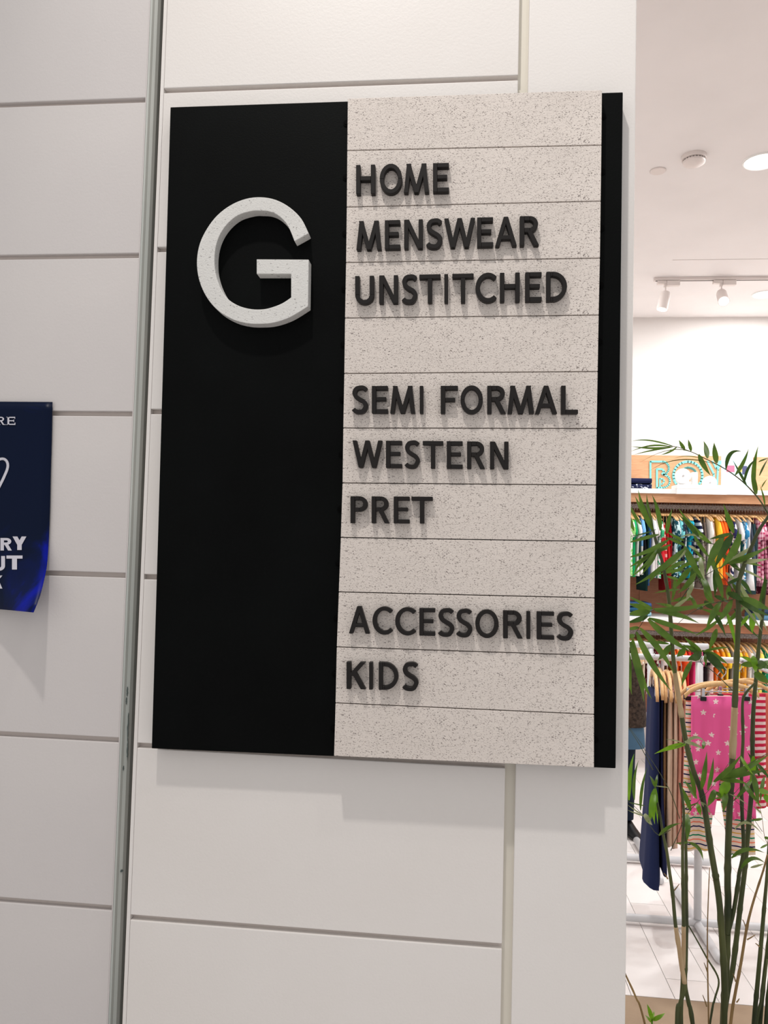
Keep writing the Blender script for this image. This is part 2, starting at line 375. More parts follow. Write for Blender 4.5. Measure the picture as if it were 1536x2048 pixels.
def stroke_glyph(ch, w):
    """list of polygons for a capital in a cell of width W(ch) and height 1"""
    W = {'A': .78, 'B': .62, 'C': .66, 'D': .72, 'E': .56, 'F': .56, 'G': .8, 'H': .66, 'I': .15, 'K': .66, 'L': .56, 'M': .88, 'N': .66,
         'O': .8, 'P': .6, 'R': .64, 'S': .54, 'T': .72, 'U': .64, 'W': 1.08, 'Y': .7}[ch]
    P = []
    def R(x0, y0, x1, y1): P.append([(x0, y0), (x1, y0), (x1, y1), (x0, y1)])
    def D(xb, yb, xt, yt, hw=None):
        L = math.hypot(xt-xb, yt-yb); h = (hw or w/2)*L/abs(yt-yb)
        P.append([(xb-h, yb), (xb+h, yb), (xt+h, yt), (xt-h, yt)])
    def arc(cx, cy, rx, ry, a0, a1, n=20, ww=w):
        for k in range(n):
            t0 = math.radians(a0+(a1-a0)*k/n); t1 = math.radians(a0+(a1-a0)*(k+1)/n)
            o0, o1 = (cx+rx*math.cos(t0), cy+ry*math.sin(t0)), (cx+rx*math.cos(t1), cy+ry*math.sin(t1))
            i0, i1 = (cx+(rx-ww)*math.cos(t0), cy+(ry-ww)*math.sin(t0)), (cx+(rx-ww)*math.cos(t1), cy+(ry-ww)*math.sin(t1))
            yield o0, o1, i0, i1
    def A(*a, **k):
        seg = list(arc(*a, **k)); P.append([s[0] for s in seg]+[seg[-1][1]]+[seg[-1][3]]+[s[2] for s in reversed(seg)])
    if ch == 'H': R(0, 0, w, 1); R(W-w, 0, W, 1); R(w, .46, W-w, .46+w)
    elif ch == 'I': R(0, 0, W, 1)
    elif ch == 'E': R(0, 0, w, 1); R(w, 0, W, w); R(w, 1-w, W, 1); R(w, .455, W-.06, .455+w*.92)
    elif ch == 'F': R(0, 0, w, 1); R(w, 1-w, W, 1); R(w, .43, W-.09, .43+w*.92)
    elif ch == 'L': R(0, 0, w, 1); R(w, 0, W, w)
    elif ch == 'T': R(0, 1-w, W, 1); R(W/2-w/2, 0, W/2+w/2, 1-w)
    elif ch == 'N': R(0, 0, w, 1); R(W-w, 0, W, 1); D(W-w*.62, 0, w*.62, 1)
    elif ch == 'M': D(w*.52, 0, w*1.25, 1); D(W-w*.52, 0, W-w*1.25, 1); D(W/2, .0, w*1.1, 1); D(W/2, .0, W-w*1.1, 1)
    elif ch == 'W':
        a = w*.53; D(W*.28, 0, a, 1); D(W*.28, 0, W/2, 1); D(W*.72, 0, W/2, 1); D(W*.72, 0, W-a, 1)
    elif ch == 'A': D(w*.53, 0, W/2, 1); D(W-w*.53, 0, W/2, 1); R(W*.25, .23, W*.75, .23+w*.9)
    elif ch == 'K': R(0, 0, w, 1); D(w*.95, .48, W-w*.62, 1); D(W-w*.58, 0, w*1.7, .60)
    elif ch == 'Y': R(W/2-w/2, 0, W/2+w/2, .46); D(W/2, .40, w*.56, 1); D(W/2, .40, W-w*.56, 1)
    elif ch == 'O': A(W/2, .5, W/2, .515, 0, 180); A(W/2, .5, W/2, .515, 180, 360)
    elif ch == 'C': A(.43, .5, .43, .515, 46, 314, n=26)
    elif ch == 'D': R(0, 0, w, 1); A(W-.5, .5, .5, .5, -90, 90, n=24); R(w, 0, W-.5, w); R(w, 1-w, W-.5, 1)
    elif ch == 'U': r = W/2; R(0, r, w, 1); R(W-w, r, W, 1); A(r, r, r, r+.015, 180, 360)
    elif ch == 'P': R(0, 0, w, 1); r = .285; R(w, 1-w, W-r, 1); R(w, 1-2*r, W-r, 1-2*r+w); A(W-r, 1-r, r, r, -90, 90)
    elif ch == 'R': R(0, 0, w, 1); r = .275; R(w, 1-w, W-r-.04, 1); R(w, 1-2*r, W-r-.04, 1-2*r+w); A(W-r-.04, 1-r, r, r, -90, 90); D(W-w*.6, 0, W*.48, 1-2*r+w*.4)
    elif ch == 'B': R(0, 0, w, 1); r1 = .26; r2 = .30; R(w, 1-w, W-r1-.04, 1); R(w, 2*r2-w*.6, W-r1-.04, 2*r2+.0); R(w, 0, W-r2, w); A(W-r1-.05, 1-r1+.03, r1, r1-.02, -90, 90); A(W-r2, r2, r2, r2, -90, 90)
    elif ch == 'S':
        cl = cat_rom([(W-.055, .86), (W*.72, .935), (W*.5, .94), (W*.26, .90), (.075, .76), (.12, .62), (W*.42, .53), (W*.72, .43), (W-.07, .29), (W-.13, .13), (W*.62, .065), (W*.4, .055), (W*.2, .085), (.035, .155)], 4)
        L_, R_ = [], []
        for i, p in enumerate(cl):
            t = (cl[min(i+1, len(cl)-1)]-cl[max(i-1, 0)]).normalized(); nn = Vector((-t.y, t.x))
            L_.append(tuple(p+nn*w/2)); R_.append(tuple(p-nn*w/2))
        for i in range(len(cl)-1): P.append([L_[i], L_[i+1], R_[i+1], R_[i]])
    return W, P
def add_polys(b, polys, fn, d0, d1):
    """faces wound outwards; each piece a hair in front of the last so that nothing coincides"""
    for k, pl in enumerate(polys): b.prism(pl, fn, d0+.00002*(k % 7), d1)
def glyph_mesh(ch, w, fn, d0, d1, S_fn=None):
    W, P = stroke_glyph(ch, w); b = MB(); Pn = [[(u/W, v) for u, v in pl] for pl in P]
    if ch == 'S':                      # a continuous ribbon
        n0 = len(Pn); Lp = [p[0] for p in Pn]+[Pn[-1][1]]; Rp = [p[3] for p in Pn]+[Pn[-1][2]]
        n = len(Lp); vs_ = []
        for q in Lp: vs_.append(fn(q[0], q[1], d0))
        for q in Rp: vs_.append(fn(q[0], q[1], d0))
        for q in Lp: vs_.append(fn(q[0], q[1], d1))
        for q in Rp: vs_.append(fn(q[0], q[1], d1))
        fs = []
        for i in range(n-1):
            fs += [(i, i+1, n+i+1, n+i), (2*n+i, 3*n+i, 3*n+i+1, 2*n+i+1), (i, 2*n+i, 2*n+i+1, i+1), (n+i, n+i+1, 3*n+i+1, 3*n+i)]
        fs += [(0, n, 3*n, 2*n), (n-1, 3*n-1, 4*n-1, 2*n-1)]
        b.add(vs_, fs)
    else: add_polys(b, Pn, fn, d0, d1)
    return b
def words(origin, sc):                 # measured letter boxes in a crop -> full-frame pixels
    def f(row, y0a, y1a, y0b, y1b, items):
        out = []
        xs0, xs1 = items[0][1], items[-1][2]
        for ch, a, c in items:
            t = ((a+c)/2-xs0)/(xs1-xs0)
            out.append((row, ch, origin[0]+a/sc, origin[0]+c/sc, origin[1]+(y0a+(y0b-y0a)*t)/sc, origin[1]+(y1a+(y1b-y1a)*t)/sc))
        return out
    return f
f1 = words((680, 160), 2.56); f2 = words((680, 700), 2.648); f3 = words((660, 1130), 2.56)
L = []
L += f1(1, 434, 583, 423, 571, [('H', 82, 180), ('O', 203, 318), ('M', 326, 456), ('E', 476, 558)])
L += f1(2, 722, 869, 694, 845, [('M', 83, 212), ('E', 229, 308), ('N', 328, 424), ('S', 443, 524), ('W', 533, 693), ('E', 702, 784), ('A', 794, 906), ('R', 921, 1021)])
L += f1(3, 1003, 1145, 979, 1130, [('U', 77, 174), ('N', 200, 297), ('S', 318, 396), ('T', 406, 515), ('I', 534, 553), ('T', 575, 685), ('C', 694, 793), ('H', 819, 921), ('E', 949, 1033), ('D', 1057, 1163)])
L += f2(5, 190, 334, 188, 338, [('S', 65, 147), ('E', 168, 253), ('M', 265, 398), ('I', 422, 441), ('F', 533, 625), ('O', 638, 757), ('R', 780, 880), ('M', 887, 1028), ('A', 1033, 1151), ('L', 1172, 1261)])
L += f2(6, 478, 622, 485, 631, [('W', 65, 225), ('E', 243, 328), ('S', 344, 422), ('T', 438, 547), ('E', 565, 650), ('R', 673, 770), ('N', 795, 893)])
L += f2(7, 774, 917, 777, 919, [('P', 55, 145), ('R', 167, 262), ('E', 284, 368), ('T', 378, 491)])
L += f3(10, 210, 350, 243, 387, [('A', 96, 203), ('C', 217, 312), ('C', 333, 431), ('E', 457, 538), ('S', 555, 636), ('S', 648, 729), ('O', 744, 864), ('R', 887, 989), ('I', 1007, 1026), ('E', 1060, 1148), ('S', 1165, 1246)])
L += f3(11, 496, 635, 501, 645, [('K', 84, 183), ('I', 200, 218), ('D', 249, 349), ('S', 372, 452)])
LT = .0105
for row, ch, x0, x1, y0, y1 in L:
    slope = {1: -.02, 2: -.02, 3: -.015, 5: 0.0, 6: .01, 7: .01, 10: .022, 11: .025}[row]
    Yl = BF-LT
    a, bb, c = at(x0, y1-(x1-x0)/2*slope, Yl), at(x1, y1+(x1-x0)/2*slope, Yl), at(x0, y0-(x1-x0)/2*slope, Yl)
    ux, vz = bb-a, c-a
    fn = lambda u, v, d: a+ux*u+vz*v+Vector((0, d, 0))
    o = glyph_mesh(ch, .150, fn, 0, LT-.0004).build('letter', LETTER, boards[row])
    bv = o.modifiers.new('soft_edge', 'BEVEL'); bv.width = .0005; bv.segments = 1; bv.limit_method = 'ANGLE'
# big G
def g7(p): return (300+p[0]/3.339, 180+p[1]/3.339)
outer = [(1058, 958), (1012, 862), (935, 785), (840, 733), (740, 715), (640, 726), (540, 767), (450, 835), (382, 922), (333, 1022), (313, 1130), (320, 1235), (350, 1330), (400, 1415), (470, 1485), (560, 1535), (650, 1558), (735, 1562), (830, 1553), (940, 1515), (1055, 1445)]
inner = [(942, 1385), (880, 1425), (800, 1455), (735, 1465), (660, 1460), (580, 1435), (510, 1385), (465, 1310), (437, 1220), (430, 1130), (440, 1040), (470, 960), (520, 890), (590, 835), (680, 808), (735, 806), (800, 812), (862, 842), (920, 905), (965, 1010)]
polyG = [tuple(p) for p in cat_rom(outer, 4)]+[(1060, 1132), (712, 1130), (712, 1228), (942, 1228)]+[tuple(p) for p in cat_rom(inner, 4)]
GT = .021
b = MB()
def fg(u, v, d):
    p = at(*g7((u, v)), PF-GT); return Vector((p.x, p.y+d, p.z))
b.prism(polyG, fg, 0, GT-.0004)
o = b.build('large_letter', TERR_G, sign); tag(o, 'big pale speckled capital G on the black plate')
bv = o.modifiers.new('soft_edge', 'BEVEL'); bv.width = .0008; bv.segments = 2; bv.limit_method = 'ANGLE'

# ------------------------------------------------------------------ blue poster at the left edge
def pm():
    m = new_mat('blue_poster_print', (4, 22, 60), .35, .12)
    v = coords(m, 'Object', (1, 1, 1)); n = nd(m, 'ShaderNodeTexNoise'); n.inputs['Scale'].default_value = 9; n.inputs['Detail'].default_value = 4; n.inputs['Distortion'].default_value = 1.5
    lk(m, v, n.inputs['Vector'])
    sep = nd(m, 'ShaderNodeSeparateXYZ'); lk(m, v, sep.inputs[0])
    g = math_(m, 'SUBTRACT', .17, sep.outputs[2]); f = math_(m, 'ADD', n.outputs['Fac'], math_(m, 'MULTIPLY', g, .9))
    lk(m, ramp(m, f, [(.5, lin((2, 16, 44))), (.64, lin((2, 18, 66))), (.8, lin((4, 22, 150)))]), bsdf(m).inputs['Base Color'])
    return m
ed = [(105, 804), (103.5, 880), (101.5, 950), (100, 1020), (97.5, 1080), (94, 1130), (87, 1165), (79, 1195), (67, 1225)]
eds = cat_rom([(x, y, 0) for x, y in ed], 3)
top_z = at(105, 804, WL-.004).z
def lift(v, u): return .004+.055*max(0, (v-.62)/.38)**2*max(0, u)**1.5
NR = len(eds); rows = []
Z0, Z1 = at(105, 804, WL-.004).z, at(67, 1225, WL-.058).z
XPL = -1.05
edgeP = []
for i, e in enumerate(eds):
    v = i/(NR-1); vv = (e.y-804)/(1225-804); p = at(e.x, e.y, WL-lift(vv, 1)); edgeP.append((vv, p))
def poster_pt(u, vv, d=0):
    for i in range(len(edgeP)-1):
        if edgeP[i+1][0] >= vv or i == len(edgeP)-2:
            t = (vv-edgeP[i][0])/(edgeP[i+1][0]-edgeP[i][0]); p = edgeP[i][1].lerp(edgeP[i+1][1], t); break
    x = XPL+(p.x-XPL)*u; uu = max(0, (u-.55)/.45)
    zflat = at(60, 804+(1225-804)*vv, WL-.004).z
    return Vector((x, WL-lift(vv, uu)-d, p.z+(zflat-p.z)*(1-uu)*.0))
b = MB()
b.grid([[poster_pt(k/24, i/24) for k in range(25)] for i in range(25)])
post = b.build('poster', pm(), smooth=True, fix=False); solid(post, .0004)
tag(post, 'dark blue printed poster with white lettering, lower corner curling off the white boarding', 'poster')
def pfn(x, y, d):                       # pixel on the poster -> its surface
    vv = (y-804)/421; 
    lo, hi = 0., 1.
    e = at(x, y, WL-.012); pe = None
    for i in range(len(edgeP)-1):
        if edgeP[i+1][0] >= vv or i == len(edgeP)-2:
            t = (vv-edgeP[i][0])/(edgeP[i+1][0]-edgeP[i][0]); pe = edgeP[i][1].lerp(edgeP[i+1][1], t); break
    u = 1.0
    for _ in range(6):
        q = poster_pt(max(0, min(1, u)), vv); e = at(x, y, q.y); u = (e.x-XPL)/(pe.x-XPL)
    return Vector((e.x, q.y-d, e.z))
SILV = new_mat('silver_print', (206, 204, 214), .4, .4)
for ch, x0, x1, y0, y1, wt in (('R', 2, 25, 1076, 1101, .19), ('Y', 26, 54, 1073, 1100, .22), ('U', -12, 11, 1112, 1141, .21), ('T', 14, 46, 1111, 1139, .22), ('K', -16, 6, 1151, 1177, .2)):
    fn = lambda u, v, d: pfn(x0+(x1-x0)*u, y1+(y0-y1)*v, .0016-d)
    glyph_mesh(ch, wt, fn, 0, .0004).build('printed_letter', SILV, post)
# small serif letters R E at the top
def serif(ch, x0, x1, y0, y1):
    fn = lambda u, v, d: pfn(x0+(x1-x0)*u, y1+(y0-y1)*v, .0016-d)
    b = glyph_mesh(ch, .13, fn, 0, .0004)
    for (ua, ub, va, vb) in ((-.14, .42, 0, .06), (-.14, .34, .94, 1)): add_polys(b, [[(ua, va), (ub, va), (ub, vb), (ua, vb)]], fn, 0, .0004)
    if ch == 'E': add_polys(b, [[(.9, 0), (1.05, 0), (1.05, .28), (.97, .28)], [(.9, 1), (1.02, 1), (1.02, .76), (.95, .76)], [(.8, .36), (.88, .36), (.88, .66), (.8, .66)]], fn, 0, .0004)
    if ch == 'R': add_polys(b, [[(.78, 0), (1.18, 0), (1.18, .06), (.78, .06)]], fn, 0, .0004)
    b.build('printed_letter', SILV, post)
serif('R', -4, 10, 834, 850); serif('E', 16, 31, 834, 850)
b = MB(); loop = cat_rom([(-26, 1000, 0), (-12, 930, 0), (-2, 920, 0), (8, 918, 0), (15, 924, 0), (16, 936, 0), (8, 956, 0), (-4, 980, 0)], 4)
for i in range(len(loop)-1):
    p, q = loop[i], loop[i+1]; t = (q-p).normalized(); nn = Vector((-t.y, t.x, 0))*2.6
    b.prism([(p+nn)[:2], (q+nn)[:2], (q-nn)[:2], (p-nn)[:2]], lambda u, v, d: pfn(u, v, .0014-d), 0, .0004)
b.build('printed_loop', SILV, post)

# ------------------------------------------------------------------ shop ceiling fittings
def ceil_at(x, y): return at_z(x, y, CEIL)
def disk_light(x, y, r, power, label, lit=True):
    p = ceil_at(x, y) if x is not None else y
    t = thing('downlight', label, 'ceiling light', (p.x, p.y, CEIL), 'recessed downlights in the shop ceiling')
    b = MB(); n = 32; ri, ro = r*.86, r
    vs_ = []; prof = [(ro, 0), (ro-.004, -.006), (ri+.002, -.006), (ri, .0)]
    for (rr, dz) in prof: vs_ += [Vector((p.x+rr*math.cos(2*PI*k/n), p.y+rr*math.sin(2*PI*k/n), CEIL+dz-.0004)) for k in range(n)]
    b.add(vs_, [(i*n+k, i*n+(k+1) % n, (i+1)*n+(k+1) % n, (i+1)*n+k) for i in range(3) for k in range(n)])
    b.build('trim_ring', WHITE, t, True)
    b = MB(); b.cyl((p.x, p.y, CEIL-.0015), (p.x, p.y, CEIL-.0005), ri, 32)
    b.build('lamp_lens', new_mat('lit_lens', (255, 250, 244), .4, .2, 0, (255, 248, 240), 14), t)
    area('downlight_beam', (p.x, p.y, CEIL-.012), r*1.6, power, (.985, 1, .995))
    return t
POW = 18
disk_light(1524, 322, .085, POW, 'bright recessed downlight in the shop ceiling, nearest the smoke detector')
disk_light(1530, 588, .085, POW, 'bright recessed downlight beyond the track rail')
for li, (x, y) in enumerate(((2.9, 2.6), (2.9, 4.4), (.1, 3.0), (.5, 5.2), (3.4, 5.3))):
    disk_light(None, Vector((x, y, CEIL)), .085, POW, 'recessed ceiling downlight outside the picture, '+('near the shopfront on the right', 'over the middle of the shop on the right', 'behind the sign wall', 'at the back behind the sign wall', 'far back on the right')[li])
# smoke detector
p = ceil_at(1388, 312)
t = thing('smoke_detector', 'round white smoke detector on the shop ceiling', 'smoke detector', (p.x, p.y, CEIL))
sc_ = .054
def lathe(b, c, prof, n=32):
    vs_ = []
    for rr, dz in prof: vs_ += [Vector((c[0]+rr*math.cos(2*PI*k/n), c[1]+rr*math.sin(2*PI*k/n), c[2]+dz)) for k in range(n)]
    b.add(vs_, [(i*n+k, i*n+(k+1) % n, (i+1)*n+(k+1) % n, (i+1)*n+k) for i in range(len(prof)-1) for k in range(n)]+[tuple(range(n)), tuple((len(prof)-1)*n+k for k in range(n))])
DET = new_mat('detector_plastic', (226, 216, 212), .5, .3)
b = MB(); lathe(b, (p.x, p.y, CEIL), [(sc_, -.0003), (sc_, -.014), (sc_*.97, -.018), (sc_*.93, -.018)]); shade_auto(b.build('base', DET, t))
b = MB(); lathe(b, (p.x, p.y, CEIL), [(sc_*.8, -.0181), (sc_*.8, -.024), (sc_*.9, -.025), (sc_*.88, -.033), (sc_*.7, -.040), (.004, -.041)]); shade_auto(b.build('sensor_cap', DET, t))
b = MB()
for k in range(20):
    a = 2*PI*k/20; b.box(p.x+sc_*.82*math.cos(a)-.002, p.x+sc_*.82*math.cos(a)+.002, p.y+sc_*.82*math.sin(a)-.002, p.y+sc_*.82*math.sin(a)+.002, CEIL-.0245, CEIL-.018)
b.build('vent_slot', new_mat('vent_grey', (130, 122, 120), .8), t)
# flush round cover
p = ceil_at(1316, 341)
b = MB(); lathe(b, (p.x, p.y, CEIL), [(.036, -.0004), (.036, -.004), (.033, -.0065), (.004, -.007)]); o = shade_auto(b.build('ceiling_cap', DET))
tag(o, 'small flush round cover on the shop ceiling beside the smoke detector', 'ceiling cover')
# ceiling seam
p0, p1 = ceil_at(1345, 520), ceil_at(1600, 514)
b = MB(); b.box(p0.x, SX1-.3, p0.y-.002, p0.y+.002, CEIL-.0012, CEIL-.0003); b.build('trim_2', new_mat('seam_grey', (196, 186, 182), .9), kind='structure')
# track rail
pr = ceil_at(1308, 556); Yt = pr.y
t = thing('track_rail', 'white lighting track rail across the shop ceiling', 'track rail', (pr.x+1, Yt, CEIL))
b = MB(); b.box(pr.x, pr.x+2.6, Yt-.017, Yt+.017, CEIL-.020, CEIL-.0004, .002); b.build('rail_body', DET, t)
b = MB(); b.box(pr.x+.01, pr.x+2.59, Yt-.005, Yt+.005, CEIL-.0215, CEIL-.0195); b.build('conductor_slot', new_mat('slot_dark', (70, 62, 58), .6), t)
def track_spot(px, lab, aim, lit, power):
    c = at(px, 566, Yt)
    t = thing('track_spotlight', lab, 'spotlight', (c.x, Yt, CEIL-.022), 'spotlights on the track rail')
    z = CEIL-.0222
    b = MB(); b.box(c.x-.065, c.x-.008, Yt-.016, Yt+.016, z-.020, z, .002); b.box(c.x-.007, c.x+.075, Yt-.017, Yt+.017, z-.032, z, .002)
    b.build('adapter', DET, t)
    b = MB(); b.box(c.x-.022, c.x-.006, Yt-.012, Yt+.012, z-.038, z-.019, .002); b.cyl((c.x-.012, Yt, z-.038), (c.x-.012, Yt, z-.062), .005, 12); b.build('swivel_arm', DET, t)
    piv = Vector((c.x-.012, Yt, z-.062)); d = Vector(aim).normalized()
    b = MB(); b.tube([piv-d*.012+Vector((0, 0, -.022)), piv+d*.006+Vector((0, 0, -.022)), piv+d*.105+Vector((0, 0, -.022))], [.028, .033, .035], 28)
    h = b.build('lamp_head', DET, t); shade_auto(h)
    e = piv+d*.1056+Vector((0, 0, -.022))
    b = MB(); b.cyl(e-d*.0004, e+d*.0012, .031, 28)
    b.build('lamp_face', new_mat('lit_spot_face', (255, 250, 244), .4, .2, 0, (255, 246, 236), lit), h)
    spot('track_beam', e+d*.01, e+d*2, power, 75, .7, .03, (1, .93, .86))
track_spot(1335, 'pale cylindrical track spotlight pointing down, first on the rail', (-.22, -.05, -1), 2, 10)
track_spot(1447, 'track spotlight glaring towards the entrance, second on the rail', (-.12, -1.0, -1.0), 60, 2)
# added spots without fixtures, out of sight to the right, brighten the shelves
for k, x in enumerate((2.45, 3.1)):
    spot('added_wash_light', (x, BACK-1.15, CEIL-.06), (x-.7, BACK, 2.0), 26, 85, .9, .04, (.985, 1, .99))

# ------------------------------------------------------------------ shelving on the back wall
def bz(x, y, Y): return at(x, y, Y).z
YB = BACK-.03; YS = BACK-.42            # face of the wood backing, shelf front
xw0, xw1 = at(1120, 950, YB).x, at(1700, 950, YB).x
wd = thing('wooden_wall_panelling', 'brown wooden backing panels behind the clothes rails', 'wall panelling', (1.7, BACK, 0))
zt = bz(1350, 911, YB); zsh = bz(1400, 979, YS); zsl = bz(1400, 1238, YS); zm = zsh-.01
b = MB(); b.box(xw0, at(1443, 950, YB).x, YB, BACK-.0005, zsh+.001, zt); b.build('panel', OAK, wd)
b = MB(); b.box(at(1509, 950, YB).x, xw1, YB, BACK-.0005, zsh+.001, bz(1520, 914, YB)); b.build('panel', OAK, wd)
nb = 7
for k in range(nb):
    x0 = xw0+(xw1-xw0)*k/nb; x1 = xw0+(xw1-xw0)*(k+1)/nb
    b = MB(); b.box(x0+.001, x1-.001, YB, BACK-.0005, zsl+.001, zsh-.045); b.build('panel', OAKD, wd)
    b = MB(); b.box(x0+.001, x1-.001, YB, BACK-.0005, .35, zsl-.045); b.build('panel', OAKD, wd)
def shelf(z, lab):
    t = thing('wall_shelf', lab, 'shelf', (1.7, BACK, z))
    b = MB(); b.box(xw0, xw1, YS, BACK-.031, z-.032, z, .002); b.build('shelf_board', WHITE, t)
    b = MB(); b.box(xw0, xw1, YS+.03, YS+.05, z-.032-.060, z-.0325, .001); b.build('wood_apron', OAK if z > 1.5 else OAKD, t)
    return t
shelf(zsh, 'long white shelf over the upper clothes rail, with a wooden apron')
shelf(zsl, 'long white shelf over the lower clothes rail, with a wooden apron')
YR = BACK-.24
def rail(zr, lab):
    t = thing('clothes_rail', lab, 'clothes rail', (1.7, YR, zr))
    b = MB(); b.box(xw0, xw1, YR-.014, YR+.014, zr-.016, zr+.016, .003); b.build('rail_bar', RAILM, t)
    for x in (xw0+.05, at(1500, 1000, YR).x+.4):
        b = MB(); b.box(x-.01, x+.01, YR+.013, YB-.0005, zr-.01, zr+.01); b.build('bracket', RAILM, t)
    return t
zr1 = bz(1400, 1015, YR); zr2 = bz(1400, 1269, YR)
rail(zr1, 'flat metal rail of the upper clothes row'); rail(zr2, 'flat metal rail of the lower clothes row')
bz2 = at(1400, 1100, YR)

# fabric materials
fabs = {}
def fabric(rgb, pat=None, rgb2=None):
    key = (rgb, pat, rgb2)
    if key in fabs: return fabs[key]
    m = bpy.data.materials.new('fabric'); m.use_nodes = True; fabs[key] = m
    bs = bsdf(m); bs.inputs['Roughness'].default_value = .85; bs.inputs['Specular IOR Level'].default_value = .15
    bs.inputs['Base Color'].default_value = (*lin(rgb), 1)
    v = coords(m, 'Object')
    if pat == 'stripe':
        sep = nd(m, 'ShaderNodeSeparateXYZ'); lk(m, v, sep.inputs[0])
        f = math_(m, 'FRACT', math_(m, 'MULTIPLY', sep.outputs[2], 22.)); f = math_(m, 'GREATER_THAN', f, .5)
    elif pat == 'blob':
        n = nd(m, 'ShaderNodeTexNoise'); n.inputs['Scale'].default_value = 13; n.inputs['Distortion'].default_value = 2.5; lk(m, v, n.inputs['Vector'])
        f = math_(m, 'GREATER_THAN', n.outputs['Fac'], .5)
    elif pat == 'fleck':
        n = nd(m, 'ShaderNodeTexNoise'); n.inputs['Scale'].default_value = 45; lk(m, v, n.inputs['Vector'])
        f = math_(m, 'GREATER_THAN', n.outputs['Fac'], .58)
    elif pat == 'plaid':
        sep = nd(m, 'ShaderNodeSeparateXYZ'); lk(m, v, sep.inputs[0])
        a = math_(m, 'GREATER_THAN', math_(m, 'FRACT', math_(m, 'MULTIPLY', sep.outputs[2], 30.)), .6)
        c = math_(m, 'GREATER_THAN', math_(m, 'FRACT', math_(m, 'MULTIPLY', sep.outputs[1], 30.)), .55)
        f = math_(m, 'MULTIPLY', math_(m, 'ADD', a, c), .5)
    elif pat == 'lower':
        sep = nd(m, 'ShaderNodeSeparateXYZ'); lk(m, v, sep.inputs[0]); f = math_(m, 'GREATER_THAN', sep.outputs[2], .2)
    else:
        n = nd(m, 'ShaderNodeTexNoise'); n.inputs['Scale'].default_value = 30; lk(m, v, n.inputs['Vector']); f = n.outputs['Fac']; rgb2 = tuple(int(c*.93) for c in rgb)
    mx = nd(m, 'ShaderNodeMix', data_type='RGBA'); lk(m, f, mx.inputs[0]); mx.inputs[6].default_value = (*lin(rgb), 1); mx.inputs[7].default_value = (*lin(rgb2), 1)
    lk(m, mx.outputs[2], bs.inputs['Base Color'])
    n2 = nd(m, 'ShaderNodeTexNoise'); n2.inputs['Scale'].default_value = 300; lk(m, v, n2.inputs['Vector'])
    bp = nd(m, 'ShaderNodeBump'); bp.inputs['Strength'].default_value = .2; bp.inputs['Distance'].default_value = .001
    lk(m, n2.outputs['Fac'], bp.inputs['Height']); lk(m, bp.outputs['Normal'], bs.inputs['Normal'])
    return m

KIND = {  # rows of (drop below the neck, half width)
    'tee': [(0, .035), (.008, .06), (.03, .12), (.055, .165), (.12, .205), (.155, .20), (.165, .145), (.28, .14), (.40, .145), (.43, .15)],
    'shorts': [(.06, .10), (.075, .105), (.14, .125), (.22, .15), (.29, .165), (.33, .17)],
    'pants': [(.05, .10), (.07, .105), (.16, .13), (.30, .115), (.50, .10)],
    'dress': [(0, .04), (.02, .09), (.05, .13), (.14, .12), (.22, .13), (.36, .17), (.50, .20)]}
def hang(name, x, Yc, zr, kind, mt, lab, cat, rot=0, scale=1.0, group=None, thick=.012, length=1.0, seed=0):
    """one garment on a wooden hanger whose hook goes over a rail at height zr; the plane of the garment is across the rail"""
    rr = random.Random(seed)
    t = thing(name, lab, cat, (x, Yc, zr), group)
    cr, sr = math.cos(rot), math.sin(rot)
    def P(y, xx, z): return Vector((x+xx*cr-y*sr, Yc+y*cr+xx*sr, z))
    zn = zr-.075
    rows = []; N = 8
    ph = rr.uniform(0, 6); K = KIND[kind]
    zz = []
    for i in range(len(K)-1):
        for s in (0, .5): zz.append((K[i][0]+(K[i+1][0]-K[i][0])*s, K[i][1]+(K[i+1][1]-K[i][1])*s))
    zz.append(K[-1])
    for (dz, hw) in zz:
        row = []
        for k in range(N+1):
            u = -1+2*k/N; y = u*hw*scale
            xx = .006*math.sin(u*5+ph)*min(1, dz*5)+.003*math.sin(u*11+ph*2)*min(1, dz*4)
            row.append(P(y, xx, zn-dz*scale*length))
        rows.append(row)
    b = MB(); b.grid(rows); b.grid([[P(0, 0, zn), P(0, 0, zn)]]) if False else None
    g = b.build('garment', mt, t, smooth=True); solid(g, thick)
    b = MB(); zc = zn-.006
    if kind in ('tee', 'dress'):
        pts = [P(y*scale, 0, zc-.32*y*y/.16*scale+.012) for y in (-.155, -.10, -.05, 0, .05, .10, .155)]
        b.tube(pts, [.006, .008, .009, .010, .009, .008, .006], 6)
    else:
        pts = [P(y*scale, 0, zn+.004-.10*abs(y)) for y in (-.13, -.08, -.04, 0, .04, .08, .13)]
        b.tube(pts, [.007, .009, .010, .011, .010, .009, .007], 6)
        b.tube([P(-.085*scale, 0, zn-.005), P(-.085*scale, 0, zn-.062*scale)], .003, 5); b.tube([P(.085*scale, 0, zn-.005), P(.085*scale, 0, zn-.062*scale)], .003, 5)
    h = b.build('hanger', HANGW, t, True)
    b = MB(); hk = [P(0, 0, zn+.004), P(0, 0, zr-.03)]
    for k in range(8):
        a = -PI*.5+PI*1.35*k/7; hk.append(P(-.0+.0225*math.cos(a), 0, zr+.0005+.0245*math.sin(a)) if k else P(.0225*0, 0, zr-.026))
    b.tube(hk, .0016, 5); b.build('hook', CHROME, h, True)
    return t

